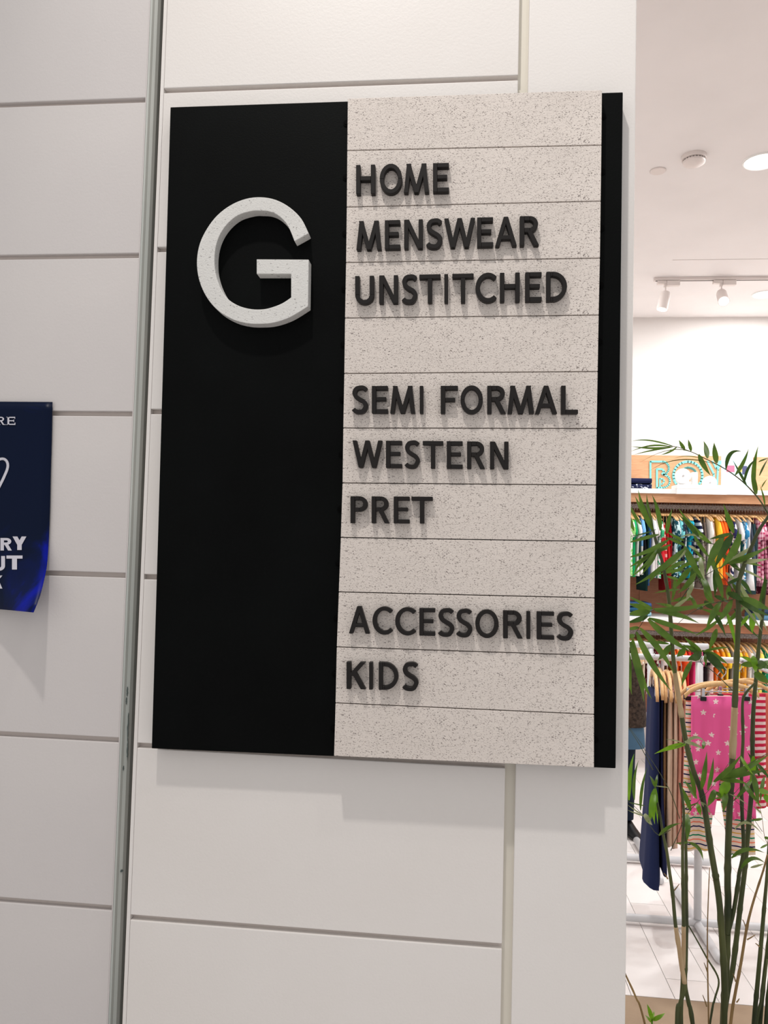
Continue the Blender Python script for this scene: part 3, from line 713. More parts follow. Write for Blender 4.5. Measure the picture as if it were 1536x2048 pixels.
W_, N_ = (242, 240, 238), (24, 28, 52)
top = [('white tee with lime print', 'tee', W_, 'blob', (150, 214, 120)), ('bright green tee', 'tee', (20, 160, 90), None, None), ('white sleeveless tee', 'tee', W_, None, None),
 ('dark green shorts', 'shorts', (14, 44, 40), None, None), ('white and sky blue tee', 'tee', W_, 'lower', (120, 178, 226)), ('black shorts', 'shorts', (20, 22, 28), None, None), ('deep green long shorts', 'pants', (16, 50, 48), None, None),
 ('denim blue trousers', 'pants', (52, 92, 150), None, None), ('plain white tee', 'tee', W_, None, None), ('white ribbed tee', 'tee', (236, 230, 230), None, None), ('white tee with green hem', 'tee', W_, 'blob', (60, 170, 120)),
 ('navy waistband red shorts', 'shorts', (214, 44, 54), None, None), ('red striped shorts', 'shorts', (220, 50, 60), 'stripe', (236, 190, 180)), ('scarlet shorts', 'shorts', (196, 30, 36), None, None), ('dark red trousers', 'pants', (150, 24, 30), None, None),
 ('pale aqua patterned tee', 'tee', (196, 226, 232), 'blob', (24, 70, 84)), ('aqua and white tee', 'tee', (170, 222, 228), 'blob', (240, 244, 244)), ('teal swirl tee', 'tee', (24, 60, 74), 'blob', (120, 200, 206)), ('black graphic tee', 'tee', (26, 24, 34), 'blob', (70, 74, 84)),
 ('white tee with teal swirls', 'tee', (230, 238, 240), 'blob', (20, 88, 100)), ('turquoise tee', 'tee', (30, 170, 196), None, None), ('navy and cyan tee', 'tee', (24, 40, 84), 'blob', (40, 176, 206)), ('striped grey trousers', 'pants', (216, 212, 208), 'stripe', (70, 70, 84)),
 ('navy striped tee', 'tee', (30, 34, 64), 'stripe', (222, 222, 226)), ('dark charcoal shorts', 'shorts', (50, 46, 50), None, None), ('stone grey shorts', 'shorts', (156, 146, 138), None, None), ('taupe cargo trousers', 'pants', (138, 122, 112), 'fleck', (80, 70, 66)),
 ('creamy white tee', 'tee', (244, 240, 232), None, None), ('clean white long tee', 'dress', W_, None, None), ('pale pink trousers', 'pants', (232, 206, 200), None, None), ('sunny yellow tee', 'tee', (250, 200, 60), None, None), ('orange and yellow tee', 'tee', (246, 180, 60), 'lower', (236, 100, 30)),
 ('bright orange tee', 'tee', (238, 98, 26), None, None), ('red orange shorts', 'shorts', (226, 66, 34), None, None), ('orange patterned trousers', 'pants', (238, 112, 44), 'blob', (210, 60, 40)), ('white tee with navy collar', 'tee', W_, 'blob', (40, 44, 84)),
 ('shorts with red hem', 'shorts', (220, 214, 216), 'blob', (176, 40, 60)), ('white polo tee', 'tee', W_, None, None), ('bottle green shorts', 'shorts', (20, 66, 62), None, None), ('white tee with blue fish print', 'tee', W_, 'blob', (50, 130, 176)),
 ('light blue trousers', 'pants', (140, 190, 214), None, None), ('smooth white dress', 'dress', (244, 242, 242), None, None), ('grey slate shorts', 'shorts', (84, 92, 106), None, None), ('slate green trousers', 'pants', (60, 88, 92), None, None),
 ('pink plaid shirt', 'tee', (238, 196, 208), 'plaid', (172, 50, 92)), ('rose plaid shirt', 'tee', (232, 176, 192), 'plaid', (150, 40, 84)), ('pink checked dress', 'dress', (226, 160, 180), 'plaid', (134, 34, 74)), ('maroon speckled dress', 'dress', (90, 24, 44), 'fleck', (170, 110, 124)),
 ('navy plaid tee', 'tee', (34, 34, 66), 'plaid', (120, 60, 90)), ('dark navy trousers', 'pants', N_, None, None), ('yellow tipped tee', 'tee', (244, 214, 90), None, None), ('dark teal tee', 'tee', (18, 50, 58), None, None)]
CATS = {'tee': 'shirt', 'shorts': 'shorts', 'pants': 'trousers', 'dress': 'dress'}
NMS = {'tee': 'hanging_shirt', 'shorts': 'hanging_shorts', 'pants': 'hanging_trousers', 'dress': 'hanging_dress'}
xa = at(1248, 1100, YR).x; xb = at(1545, 1100, YR).x
nt = len(top)
for k, (d, kd, c1, pt, c2) in enumerate(top):
    x = xa+(xb-xa)*(k+.5)/nt
    hang(NMS[kd], x, YR, zr1+.0175, kd, fabric(c1, pt, c2), d+' on the upper rail'+(', after the '+top[k-1][0] if k else ' beside the pillar'), CATS[kd],
         rot=random.Random(k).uniform(.06, .14), scale=random.Random(k+9).uniform(.93, 1.05), group='clothes on the upper rail', thick=.010, length=1.04, seed=k)
low = [('sand coloured tee', (226, 190, 150)), ('cream tee', (238, 222, 200)), ('dark red floral tee', (120, 26, 34)), ('wine red dotted tee', (110, 30, 40)), ('white floral tee', (230, 214, 210)), ('brown tee', (120, 80, 60)), ('orange tee', (240, 120, 50)), ('tangerine tee', (236, 104, 40)),
       ('deep orange tee', (226, 88, 40)), ('red tee', (200, 40, 40)), ('hot pink tee', (236, 70, 130)), ('rose pink tee', (240, 100, 150)), ('black tee', (30, 22, 26)), ('white and red tee', (236, 200, 196)), ('vivid orange tee', (238, 110, 30)), ('amber tee', (244, 160, 40)),
       ('yellow tee', (250, 206, 60)), ('grey tee', (140, 138, 140)), ('lemon tee', (250, 220, 80)), ('gold and orange tee', (246, 170, 50)), ('off white tee', (240, 236, 228)), ('white tee', (244, 242, 240)), ('pale yellow tee', (246, 224, 110)), ('green and yellow tee', (30, 150, 110)), ('white and gold tee', (240, 226, 170)), ('ivory tee', (242, 238, 230))]
for k, (d, c1) in enumerate(low):
    x = at(1262, 1300, YR).x+(xb-at(1262, 1300, YR).x)*(k+.5)/len(low)
    fl_ = 'fleck' if any(q in d for q in ('floral', 'dotted', 'and')) else None
    hang('hanging_shirt', x, YR, zr2+.0175, 'tee', fabric(c1, fl_, (240, 230, 222) if fl_ else None), d+' on the lower rail'+(', after the '+low[k-1][0] if k else ' beside the pillar'), 'shirt',
         rot=random.Random(k+50).uniform(.05, .13), scale=random.Random(k+70).uniform(.93, 1.04), group='clothes on the lower rail', thick=.012, length=.9, seed=k+100)

# things on the shelves -------------------------------------------------
def folded(px0, px1, py0, py1, Y, cols, labs, zbase, group):
    x0, x1 = at(px0, py1, Y).x, at(px1, py1, Y).x
    z = zbase
    H = (at(px0, py0, Y).z-at(px0, py1, Y).z)/len(cols)
    for k, (c, lab) in enumerate(zip(cols, labs)):
        b = MB(); h = H*.96
        rows = []
        for (yy, zz, ins) in ((0.0, .5, .0), (.006, .12, .0), (.03, .0, .0), (.26, .0, .0), (.275, .5, .0), (.26, 1., .0), (.03, 1., .0), (.006, .88, .0), (0, .5, 0)):
            rows.append([Vector((x0+(x1-x0)*u, Y+yy+.002*math.sin(9*u+k), z+h*zz+(.0015*math.sin(14*u+k) if 0 < zz < 1 else 0))) for u in (0, .03, .2, .4, .6, .8, .97, 1)])
        b.grid(rows)
        n = 8
        b.add([r[0] for r in rows[:-1]], [tuple(range(8))]); b.add([r[-1] for r in rows[:-1]], [tuple(range(8))[::-1]])
        o = b.build('folded_garment', c, smooth=False); shade_auto(o, 50)
        tag(o, lab, 'folded clothes', group)
        b = MB(); b.tube([Vector((x0+.01, Y-.0012, z+h*.5)), Vector(((x0+x1)/2, Y-.0022, z+h*.48)), Vector((x1-.01, Y-.0012, z+h*.5))], .0012, 4); b.build('fold_seam', c, o)
        z += H
folded(1240, 1304, 952, 975, YS+.06, [fabric((30, 34, 64), 'fleck', (210, 214, 226)), fabric((28, 32, 66))], ['speckled navy folded garment at the bottom of the stack on the upper shelf', 'plain navy folded garment on top of the speckled one, upper shelf'], zsh+.0005, 'folded clothes on the upper shelf')
folded(1238, 1303, 1207, 1234, YS+.06, [fabric((150, 190, 206)), fabric((40, 86, 118)), fabric((52, 84, 130), 'fleck', (20, 30, 60))], ['pale blue folded garment at the bottom of the lower shelf stack', 'teal blue folded garment in the middle of the lower shelf stack', 'dark denim folded garment on top of the lower shelf stack'], zsl+.0005, 'folded clothes on the lower shelf, left stack')
folded(1517, 1560, 1224, 1247, YS+.06, [fabric((96, 140, 170)), fabric((52, 70, 96))], ['light denim folded garment at the bottom of the right-hand lower shelf stack', 'slate blue folded garment on top of the right-hand lower shelf stack'], zsl+.0005, 'folded clothes on the lower shelf, right stack')

# BOY lettering, mint double outlines on the wood
def ribbon(b, pts, wpx, Y, closed=False, th=.006):
    P = [Vector((x, y)) for x, y in pts]; n = len(P)
    for i in range(n if closed else n-1):
        p, q = P[i], P[(i+1) % n]; t = (q-p).normalized(); nn = Vector((-t.y, t.x))*wpx/2; e = t*wpx*.18
        b.prism([tuple(p+nn-e), tuple(q+nn+e), tuple(q-nn+e), tuple(p-nn-e)], lambda u, v, d: at(u, v, Y)+Vector((0, d, 0)), 0, th)
def oval(cx, cy, rx, ry, a0=0, a1=360, n=28): return [(cx+rx*math.cos(math.radians(a0+(a1-a0)*k/n)), cy+ry*math.sin(math.radians(a0+(a1-a0)*k/n))) for k in range(n+(a1-a0 < 360))]
YM = YB-.0065
boy = thing('shop_lettering', 'mint green double-outline BOY lettering on the upper wood panel', 'lettering', at(1380, 976, YB))
b = MB(); ribbon(b, [(1301, 976), (1301, 923), (1326, 923)]+oval(1326, 936, 12, 13, -90, 60, 10)+[(1326, 949)]+oval(1326, 962, 14, 13, -80, 90, 10)+[(1314, 976), (1314, 938), (1324, 938), (1329, 943), (1324, 948)], 3.6, YM)
ribbon(b, [(1320, 976), (1320, 957), (1326, 958), (1329, 963), (1325, 968), (1321, 968)], 2.6, YM); b.build('letter', MINT, boy)
b = MB(); ribbon(b, oval(1376, 951, 29, 28), 4.6, YM, True); ribbon(b, oval(1377, 953, 17, 18, 160, 380), 4.2, YM); b.build('letter', MINT, boy)
b = MB(); ribbon(b, [(1415, 922), (1428, 948), (1428, 977)], 3.6, YM); ribbon(b, [(1442, 922), (1436, 940), (1434, 977)], 3.6, YM); ribbon(b, [(1425, 922), (1433, 937), (1439, 922)], 3., YM); b.build('letter', MINT, boy)

# white ornament on a plinth
Yo = YS-.03
pz = thing('white_plinth', 'long flat white display plinth on the upper shelf in front of the lettering', 'plinth', at(1404, 988, Yo))
x0, x1 = at(1354, 985, Yo).x, at(1454, 985, Yo).x
b = MB(); b.box(x0, x1, Yo, YS+.12, zsh+.0006, zsh+.03, .002); b.build('top_board', WHITE, pz)
b = MB(); b.box(x0, x1, Yo, YS-.001, zsh-.035, zsh+.0004); b.build('front_lip', WHITE, pz)
def ornament(cx, cy, r, lab, extra):
    Y = YS+.02; c = at(cx, cy, Y); R = r*Y/F
    t = thing('round_ornament', lab, 'ornament', (c.x, Y+.02, zsh+.0304), 'white wheel ornaments on the plinth')
    b = MB(); b.tube([c+Vector((0, -.012, 0)), c+Vector((0, -.008, 0)), c+Vector((0, .010, 0)), c+Vector((0, .014, 0))], [R*.9, R, R, R*.9], 32); shade_auto(b.build('disc', WHITE, t))
    b = MB(); b.cyl(c+Vector((0, -.0165, 0)), c+Vector((0, -.0121, 0)), R*.13, 16); b.build('hub', new_mat('hub_grey', (170, 168, 168), .5), t)
    b = MB(); b.box(c.x-R*.5, c.x+R*.5, Y+.0145, Y+.045, zsh+.0304, max(c.z-R*.2, zsh+.05), .002)
    if extra: b.box(c.x+R*1.25, c.x+R*1.95, Y+.0, Y+.05, zsh+.0304, c.z+R*.55, .003); b.box(c.x+R*.4, c.x+R*1.3, Y+.016, Y+.04, zsh+.0304, zsh+.06, .002)
    b.build('stand', WHITE, t)
ornament(1365.5, 952, 14.5, 'taller white disc ornament with a side block, left on the plinth', True)
ornament(1419, 966, 13.5, 'lower white disc ornament, right on the plinth', False)
# light blue display card
Yc = YS+.16
cd = thing('display_card', 'pale blue display card with pink, yellow and navy blocks on the upper shelf', 'card', at(1474, 978, Yc))
b = MB(); P0, P1 = at(1443, 978, Yc), at(1499, 909, Yc); b.box(P0.x, P1.x, Yc, Yc+.012, zsh+.0006, P1.z, .001); b.build('board', new_mat('pale_blue_card', (196, 226, 240), .5), cd)
for (xx0, xx1, yy0, yy1, c) in ((1453, 1469, 931, 944, (236, 110, 140)), (1476, 1484, 932, 944, (246, 206, 110)), (1484.3, 1494, 932, 949, (70, 74, 110))):
    q0, q1 = at(xx0, yy1, Yc), at(xx1, yy0, Yc); b = MB(); b.box(q0.x, q1.x, Yc-.0012, Yc-.0002, q0.z, q1.z); b.build('colour_block', new_mat('block_%d' % c[0], c, .6), cd)
b = MB(); b.box(P0.x+.07, P1.x-.05, Yc-.0012, Yc-.0002, at(1470, 972, Yc).z, at(1470, 950, Yc).z); b.build('white_block', WHITE, cd)

# ------------------------------------------------------------------ floor racks
def pipe(b, p, q, r, n=16): b.tube([p, q], r, n)
fa = at_z(1395, 1858, .0)
YA = fa.y; xA = at(1396, 1700, YA).x; R1 = .0150
zA = at(1450, 1320, YA).z
ra = thing('clothes_rack', 'white tubular clothes rack in front, carrying the pink star pyjamas', 'clothes rack', (xA, YA, 0))
b = MB(); pipe(b, (xA-1.1, YA, zA), (xA+1.0, YA, zA), .0125); b.build('top_rail', PIPE, ra, True)
b = MB(); pipe(b, (xA, YA, .042), (xA, YA, zA-.0126), R1); b.build('post', PIPE, ra, True)
b = MB(); pipe(b, (xA+.85, YA, .042), (xA+.85, YA, zA-.0126), R1); b.build('post', PIPE, ra, True)
b = MB(); pipe(b, (xA-1.1, YA, .026), (xA+1.0, YA, .026), R1); b.build('base_rail', PIPE, ra, True)
nf = at_z(1437, 1920, .02)
b = MB(); b.tube([(xA, nf.y, .019), (xA, nf.y+.02, .020), (xA, YA+.32, .020)], [.013, .0165, .0165], 16); b.build('foot', PIPE, ra, True)
b = MB(); b.tube([(xA+.85, nf.y, .019), (xA+.85, nf.y+.02, .020), (xA+.85, YA+.32, .020)], [.013, .0165, .0165], 16); b.build('foot', PIPE, ra, True)
b = MB(); pipe(b, (xA+.17, YA, zA-.003), (xA+.17, YA-.34, zA-.003), .008); b.build('face_out_arm', CHROME, ra, True)
fb = at_z(1298, 1728, .0); YBk = fb.y; xB = at(1298, 1600, YBk).x; zB = at(1340, 1291, YBk).z
xE = at(1419, 1727, YBk).x
rb = thing('clothes_rack', 'white tubular clothes rack behind, beside the pillar, with a free rail end', 'clothes rack', (xB, YBk, 0))
b = MB(); pipe(b, (xB-1.2, YBk, zB), (at(1416, 1290, YBk).x, YBk, zB), .0165); b.build('top_rail', PIPE, rb, True)
b = MB(); pipe(b, (xB, YBk, .042), (xB, YBk, zB-.0166), .0145); b.build('post', PIPE, rb, True)
b = MB(); pipe(b, (xB-1.2, YBk, .027), (xE, YBk, .027), .0165); b.build('base_rail', PIPE, rb, True)
n1, n2 = at_z(1325, 1762, .02), at_z(1273, 1680, .02)
b = MB(); b.tube([(xB, n1.y, .018), (xB, n1.y+.02, .0185), (xB, n2.y, .0185)], [.014, .018, .018], 16); b.build('foot', PIPE, rb, True)

# ---- face-on pyjamas on the arm
def star_fab():
    m = bpy.data.materials.new('pink_star_fabric'); m.use_nodes = True
    bs = bsdf(m); bs.inputs['Roughness'].default_value = .8; bs.inputs['Specular IOR Level'].default_value = .15
    v = coords(m, 'Object', (1, 0, 1))
    vo = nd(m, 'ShaderNodeTexVoronoi'); vo.inputs['Scale'].default_value = 17; vo.inputs['Randomness'].default_value = .75; vo.voronoi_dimensions = '3D'
    lk(m, v, vo.inputs['Vector'])
    sc = nd(m, 'ShaderNodeVectorMath', operation='SCALE'); sc.inputs['Scale'].default_value = 1.0
    sub = nd(m, 'ShaderNodeVectorMath', operation='SUBTRACT'); lk(m, v, sub.inputs[0]); lk(m, vo.outputs['Position'], sub.inputs[1])
    sep = nd(m, 'ShaderNodeSeparateXYZ'); lk(m, sub.outputs[0], sep.inputs[0])
    ang = math_(m, 'ARCTAN2', sep.outputs[0], sep.outputs[2])
    rr = math_(m, 'SQRT', math_(m, 'ADD', math_(m, 'MULTIPLY', sep.outputs[0], sep.outputs[0]), math_(m, 'MULTIPLY', sep.outputs[2], sep.outputs[2])))
    lim = math_(m, 'MULTIPLY', math_(m, 'ADD', math_(m, 'MULTIPLY', math_(m, 'COSINE', math_(m, 'MULTIPLY', ang, 5.)), .38), 1.), .0078)
    f = math_(m, 'LESS_THAN', rr, lim)
    mx = nd(m, 'ShaderNodeMix', data_type='RGBA'); lk(m, f, mx.inputs[0]); mx.inputs[6].default_value = (*lin((250, 104, 168)), 1); mx.inputs[7].default_value = (*lin((250, 226, 222)), 1)
    lk(m, mx.outputs[2], bs.inputs['Base Color']); return m
def stripe_fab(name, cols, base, freq, duty):
    m = bpy.data.materials.new(name); m.use_nodes = True
    bs = bsdf(m); bs.inputs['Roughness'].default_value = .85; bs.inputs['Specular IOR Level'].default_value = .15
    v = coords(m, 'Object'); sep = nd(m, 'ShaderNodeSeparateXYZ'); lk(m, v, sep.inputs[0])
    f = math_(m, 'FRACT', math_(m, 'MULTIPLY', math_(m, 'ADD', sep.outputs[2], 1.), freq))
    n = len(cols); st = []
    for k, c in enumerate(cols): st += [(k/n, lin(c)), ((k+duty)/n, lin(base))]
    lk(m, ramp(m, f, st, 'CONSTANT'), bs.inputs['Base Color']); return m
def faceon(name, lab, cat, mt, Y, waist, crotch, legs, seed=1, hanger=True, split=True, clips=()):
    """waist: (x0, x1, y) pixels; crotch y; legs: [(x0, x1, y) bottom edge of each]"""
    t = thing(name, lab, cat, (at((waist[0]+waist[1])/2, waist[2], Y).x, Y, zA), 'pyjamas on the face-out arm')
    ph = seed*1.7
    def P(x, y, dep=1): return at(x, y, Y)+Vector((0, (.006*math.sin(x*.17+ph)+.003*math.sin(x*.4+ph*2))*dep, 0))
    b = MB(); rows = []
    mid = (legs[0][1]+legs[-1][0])/2
    for i in range(7):
        v = i/6; y = waist[2]+(crotch-waist[2])*v
        l = waist[0]+(legs[0][0]-waist[0])*v*.45; r = waist[1]+(legs[-1][1]-waist[1])*v*.45
        rows.append([P(l+(r-l)*k/16, y, .3+v) for k in range(17)])
    b.grid(rows)
    l0 = waist[0]+(legs[0][0]-waist[0])*.45; r0 = waist[1]+(legs[-1][1]-waist[1])*.45
    for (ta, tb, (xa_, xb_, yb_)) in ((l0, mid, legs[0]), (mid, r0, legs[-1])):
        rows = []
        for i in range(9):
            v = i/8; l = ta+(xa_-ta)*v; r = tb+(xb_-tb)*v**.8; y = crotch+(yb_-crotch)*v
            rows.append([P(l+(r-l)*k/8, y, 1.3) for k in range(9)])
        b.grid(rows)
    g = b.build('garment', mt, t, smooth=True); solid(g, .010)
    if hanger:
        hb = waist[2]-16; cxm = (waist[0]+waist[1])/2; W2 = (waist[1]-waist[0])/2*1.22
        b = MB(); pts = []
        for k in range(17):
            u = -1+2*k/16; pts.append(at(cxm+u*W2, hb-9*math.cos(u*PI/2)**2-1+(abs(u)**6)*16, Y))
        for (h0, h1) in ((-.0075, .0075),):
            vs_ = []; n = len(pts)
            for q in pts: vs_ += [q+Vector((0, -.006, h0)), q+Vector((0, -.006, h1)), q+Vector((0, .006, h1)), q+Vector((0, .006, h0))]
            b.add(vs_, [(i*4+k, i*4+(k+1) % 4, (i+1)*4+(k+1) % 4, (i+1)*4+k) for i in range(n-1) for k in range(4)]+[(0, 1, 2, 3), ((n-1)*4+3, (n-1)*4+2, (n-1)*4+1, (n-1)*4)])
        h = b.build('hanger', HANGW, t, True)
        c = pts[8]; b = MB(); top_ = Vector((c.x, Y, zA+.004)); b.tube([c+Vector((0, 0, .008)), Vector((c.x, Y, zA-.03)), Vector((c.x+.014, Y, zA-.012)), Vector((c.x+.016, Y, zA+.004)), Vector((c.x+.004, Y, zA+.014)), Vector((c.x-.012, Y, zA+.006))], .0019, 6); b.build('hook', CHROME, h, True)
        b = MB(); b.tube([at(waist[0]-6, hb+6, Y), at(waist[1]+6, hb+7, Y)], .0016, 6); b.build('clip_bar', CHROME, h, True)
        for cx in clips:
            q = at(cx, waist[2]+2, Y-.012); b = MB(); b.box(q.x-.006, q.x+.006, q.y-.006, q.y+.012, q.z, q.z+.034, .002)
            cl = b.build('clip', CHROME, t); b = MB(); b.box(q.x-.011, q.x+.011, q.y-.008, q.y-.002, q.z-.012, q.z+.004, .002); b.box(q.x-.011, q.x+.011, q.y+.014, q.y+.020, q.z-.012, q.z+.004, .002); b.build('clip_pad', BLKP, cl)
    return t
YP = YA-.30
PINK = star_fab()
CRS = stripe_fab('cream_multi_stripe', [(30, 34, 84), (244, 140, 110), (10, 140, 96), (226, 184, 96)], (240, 222, 208), 15.5, .3)
RDS = stripe_fab('red_white_stripe', [(206, 40, 76)], (244, 214, 214), 42, .5)
faceon('pyjama_trousers', 'hot pink pyjama trousers with white stars, clipped to a wooden hanger facing the shopfront', 'trousers', PINK, YP, (1383, 1504, 1393), 1545, [(1381, 1427, 1629), (1462, 1512, 1638)], 1, clips=(1406, 1493))
faceon('pyjama_trousers', 'cream pyjama trousers with coloured stripes, just behind the pink star ones', 'trousers', CRS, YP+.07, (1372, 1496, 1392), 1570, [(1362, 1414, 1700), (1458, 1511, 1710)], 2, clips=(1376, 1470))
faceon('pyjama_trousers', 'red and white striped trousers at the right edge, behind the pink star ones', 'trousers', RDS, YP+.15, (1420, 1530, 1388), 1520, [(1420, 1462, 1600), (1488, 1532, 1616)], 3, clips=(1440,))
faceon('pyjama_trousers', 'coral pink trousers at the far right, last on the face-out arm', 'trousers', fabric((240, 130, 110)), YP+.22, (1440, 1556, 1386), 1510, [(1440, 1480, 1590), (1510, 1560, 1612)], 4)

# ---- trousers seen edge-on along the front rack
SK = .15                               # the hangers are turned so that their near ends point at the entrance
def side_trouser(px_l, px_r, ytop, ybot, Y0, dep, mt, lab, flare=0, name='hanging_trousers', cat='trousers', bend=0, seed=0):
    x0, x1 = at(px_l, ytop, Y0).x, at(px_r, ytop, Y0).x
    x = (x0+x1)/2; hw = (x1-x0)/2*1.25; zt_, zb_ = at(px_l, ytop, Y0).z, at(px_l, ybot, Y0).z
    yc = YA
    t = thing(name, lab, cat, (x, yc, zA), 'trousers hung sideways on the front rack')
    b = MB(); n = 20; rows = []
    for i in range(15):
        v = i/14; z = zt_+(zb_-zt_)*v; ring = []
        h = hw*(.75+.25*min(1, v*3))*(1+flare*max(0, v-.55)/.45); d = dep*(1+flare*.5*max(0, v-.55)/.45)
        for k in range(n+1):
            a = 2*PI*k/n; rad = 1+.16*math.sin(5*a+seed)+.07*math.sin(9*a+seed*2+v*3)
            dy = d*math.copysign(abs(math.sin(a))**.6, math.sin(a))*(1+.05*math.sin(7*v+seed))
            ring.append(Vector((x+SK*dy+bend*v*v+h*rad*math.copysign(abs(math.cos(a))**.6, math.cos(a)), yc+dy, z+.006*math.sin(3*a+seed)*v)))
        rows.append(ring)
    b.grid(rows); b.add(rows[0][:-1], [tuple(range(n))]); b.add(rows[-1][:-1], [tuple(range(n))[::-1]])
    b.build('garment', mt, t, smooth=True)
    # wooden hanger across the rail
    b = MB(); pts = [Vector((x+SK*u*dep*1.12, yc+u*dep*1.12, zt_+.052+.030*math.cos(u*PI/2)-.05*abs(u)**4)) for u in (-1, -.9, -.7, -.45, -.2, 0, .2, .45, .7, .9, 1)]
    vs_ = []; m_ = len(pts)
    for q in pts: vs_ += [q+Vector((-.006, 0, -.011)), q+Vector((-.006, 0, .011)), q+Vector((.006, 0, .011)), q+Vector((.006, 0, -.011))]
    b.add(vs_, [(i*4+k, i*4+(k+1) % 4, (i+1)*4+(k+1) % 4, (i+1)*4+k) for i in range(m_-1) for k in range(4)]+[(0, 1, 2, 3), ((m_-1)*4+3, (m_-1)*4+2, (m_-1)*4+1, (m_-1)*4)])
    h = b.build('hanger', HANGW, t, True)
    c = pts[5]; b = MB(); b.tube([c+Vector((0, 0, .008)), Vector((c.x, yc, zA-.03)), Vector((c.x, yc+.016, zA-.012)), Vector((c.x, yc+.0165, zA+.004)), Vector((c.x, yc+.004, zA+.0155)), Vector((c.x, yc-.012, zA+.010))], .0018, 6); b.build('hook', CHROME, h, True)
    b = MB()
    for u in (-.75, .75): b.box(x+SK*u*dep-.005, x+SK*u*dep+.005, yc+u*dep-.005, yc+u*dep+.005, zt_-.012, zt_+.052, .001)
    b.build('clip', CHROME, h)
Yn = YA
side_trouser(1299, 1316, 1384, 1738, Yn, .15, fabric((36, 46, 84)), 'long navy denim trousers with flared hem, beside the thin white ones', flare=.6, bend=-.010, seed=2)
side_trouser(1315, 1321, 1382, 1712, Yn, .14, fabric((34, 40, 76)), 'second pair of dark navy trousers, behind the flared ones', flare=.9, bend=.012, seed=3)
side_trouser(1321, 1328, 1388, 1640, Yn, .13, fabric((150, 118, 84)), 'golden brown trousers on the front rack', seed=4)
side_trouser(1329, 1340, 1386, 1668, Yn, .14, fabric((236, 210, 188)), 'beige trousers right of the golden brown ones', flare=.2, seed=5)
side_trouser(1341, 1349, 1388, 1672, Yn, .14, fabric((244, 214, 194)), 'cream peach trousers right of the beige ones', flare=.15, seed=6)
side_trouser(1350, 1357, 1388, 1664, Yn, .14, fabric((246, 186, 168)), 'salmon trousers right of the cream peach ones', flare=.15, seed=7)
side_trouser(1358, 1367, 1389, 1666, Yn, .14, fabric((248, 176, 166)), 'coral pink trousers next to the star pyjamas', flare=.2, seed=8)

# ---- mannequin beside the pillar
YMn = at_z(1280, 1672, 0).y+.05
mx_, my_ = at(1250, 1500, YMn).x, YMn
mn = thing('child_mannequin', 'child mannequin in dark brown top and navy trousers, half hidden by the pillar', 'mannequin', (mx_, my_, 0))
def loft(rings, name, mt, parent, n=20, fold=0):
    b = MB(); rows = []
    for (cx, cy, z, rx, ry) in rings:
        rows.append([Vector((cx+rx*(1+fold*math.sin(6*2*PI*k/n))*math.cos(2*PI*k/n), cy+ry*math.sin(2*PI*k/n), z)) for k in range(n+1)])
    b.grid(rows); b.add(rows[0][:-1], [tuple(range(n))]); b.add(rows[-1][:-1], [tuple(range(n))[::-1]])
    return b.build(name, mt, parent, True)
def zz_(y): return at(1270, y, YMn).z
BRN = vary(new_mat('dark_brown_lace', (54, 42, 36), .85, .2), 60, (34, 27, 24), (74, 60, 50), .5, 200)
loft([(mx_, my_, zz_(1450), .112, .085), (mx_, my_, zz_(1420), .110, .085), (mx_, my_, zz_(1380), .100, .078), (mx_, my_, zz_(1345), .088, .070), (mx_, my_, zz_(1318), .072, .058), (mx_-.01, my_, zz_(1300), .05, .045), (mx_-.01, my_, zz_(1290), .024, .024)], 'top', BRN, mn, fold=.02)
loft([(mx_-.005, my_, zz_(1492), .112, .088), (mx_-.005, my_, zz_(1470), .108, .084), (mx_-.005, my_, zz_(1442), .100, .078)], 'denim_hem', fabric((72, 100, 124)), mn, fold=.03)
for s_ in (1, -1):
    ox = .012 if s_ > 0 else -.095
    loft([(mx_+ox, my_, .075, .036, .045), (mx_+ox, my_, .2, .040, .05), (mx_+ox, my_, .38, .040, .055), (mx_+ox*.8, my_, zz_(1478), .047, .06)], 'trouser_leg', fabric((26, 36, 52)), mn)
    b = MB(); rows = []
    for (dy, hw, hh) in ((.075, .022, .045), (.04, .034, .075), (0, .034, .078), (-.05, .036, .055), (-.11, .036, .038), (-.145, .022, .028)):
        rows.append([Vector((mx_+ox+.02*(-dy)/.15*1.5+hw*math.cos(a), my_+dy, .0005+max(0, hh*(.5+.5*math.sin(a))))) for a in [2*PI*k/14 for k in range(15)]])
    b.grid(rows); b.add(rows[0][:-1], [tuple(range(14))]); b.add(rows[-1][:-1], [tuple(range(14))]); b.build('shoe', BLKP, mn, True)

# ------------------------------------------------------------------ palms
# one planter trough below the frame
PLX0, PLX1, PLY0, PLY1, PLZ = .42, 1.32, 1.66, 2.06, .20
pt_ = thing('planter_trough', 'long low planter trough on the threshold, holding the palms', 'planter', ((PLX0+PLX1)/2, (PLY0+PLY1)/2, 0))
b = MB()
for (a, c, d, e) in ((PLX0, PLX1, PLY0, PLY0+.02), (PLX0, PLX1, PLY1-.02, PLY1), (PLX0, PLX0+.02, PLY0+.0201, PLY1-.0201), (PLX1-.02, PLX1, PLY0+.0201, PLY1-.0201)): b.box(a, c, d, e, .001, PLZ, .002)
b.build('planter_walls', PLANTER, pt_)
b = MB(); b.box(PLX0+.0201, PLX1-.0201, PLY0+.0201, PLY1-.0201, .001, PLZ-.03); b.build('soil', SOIL, pt_)
SO = PLZ-.035
def z1(u, v): return (1230+u/5.02, 840+v/5.02)
def z2(u, v): return (1230+u/5.02, 1180+v/5.02)
def z3(u, v): return (1230+u/5.02, 1500+v/5.02)
def z4(u, v): return (1230+u/5.02, 1740+v/5.02)
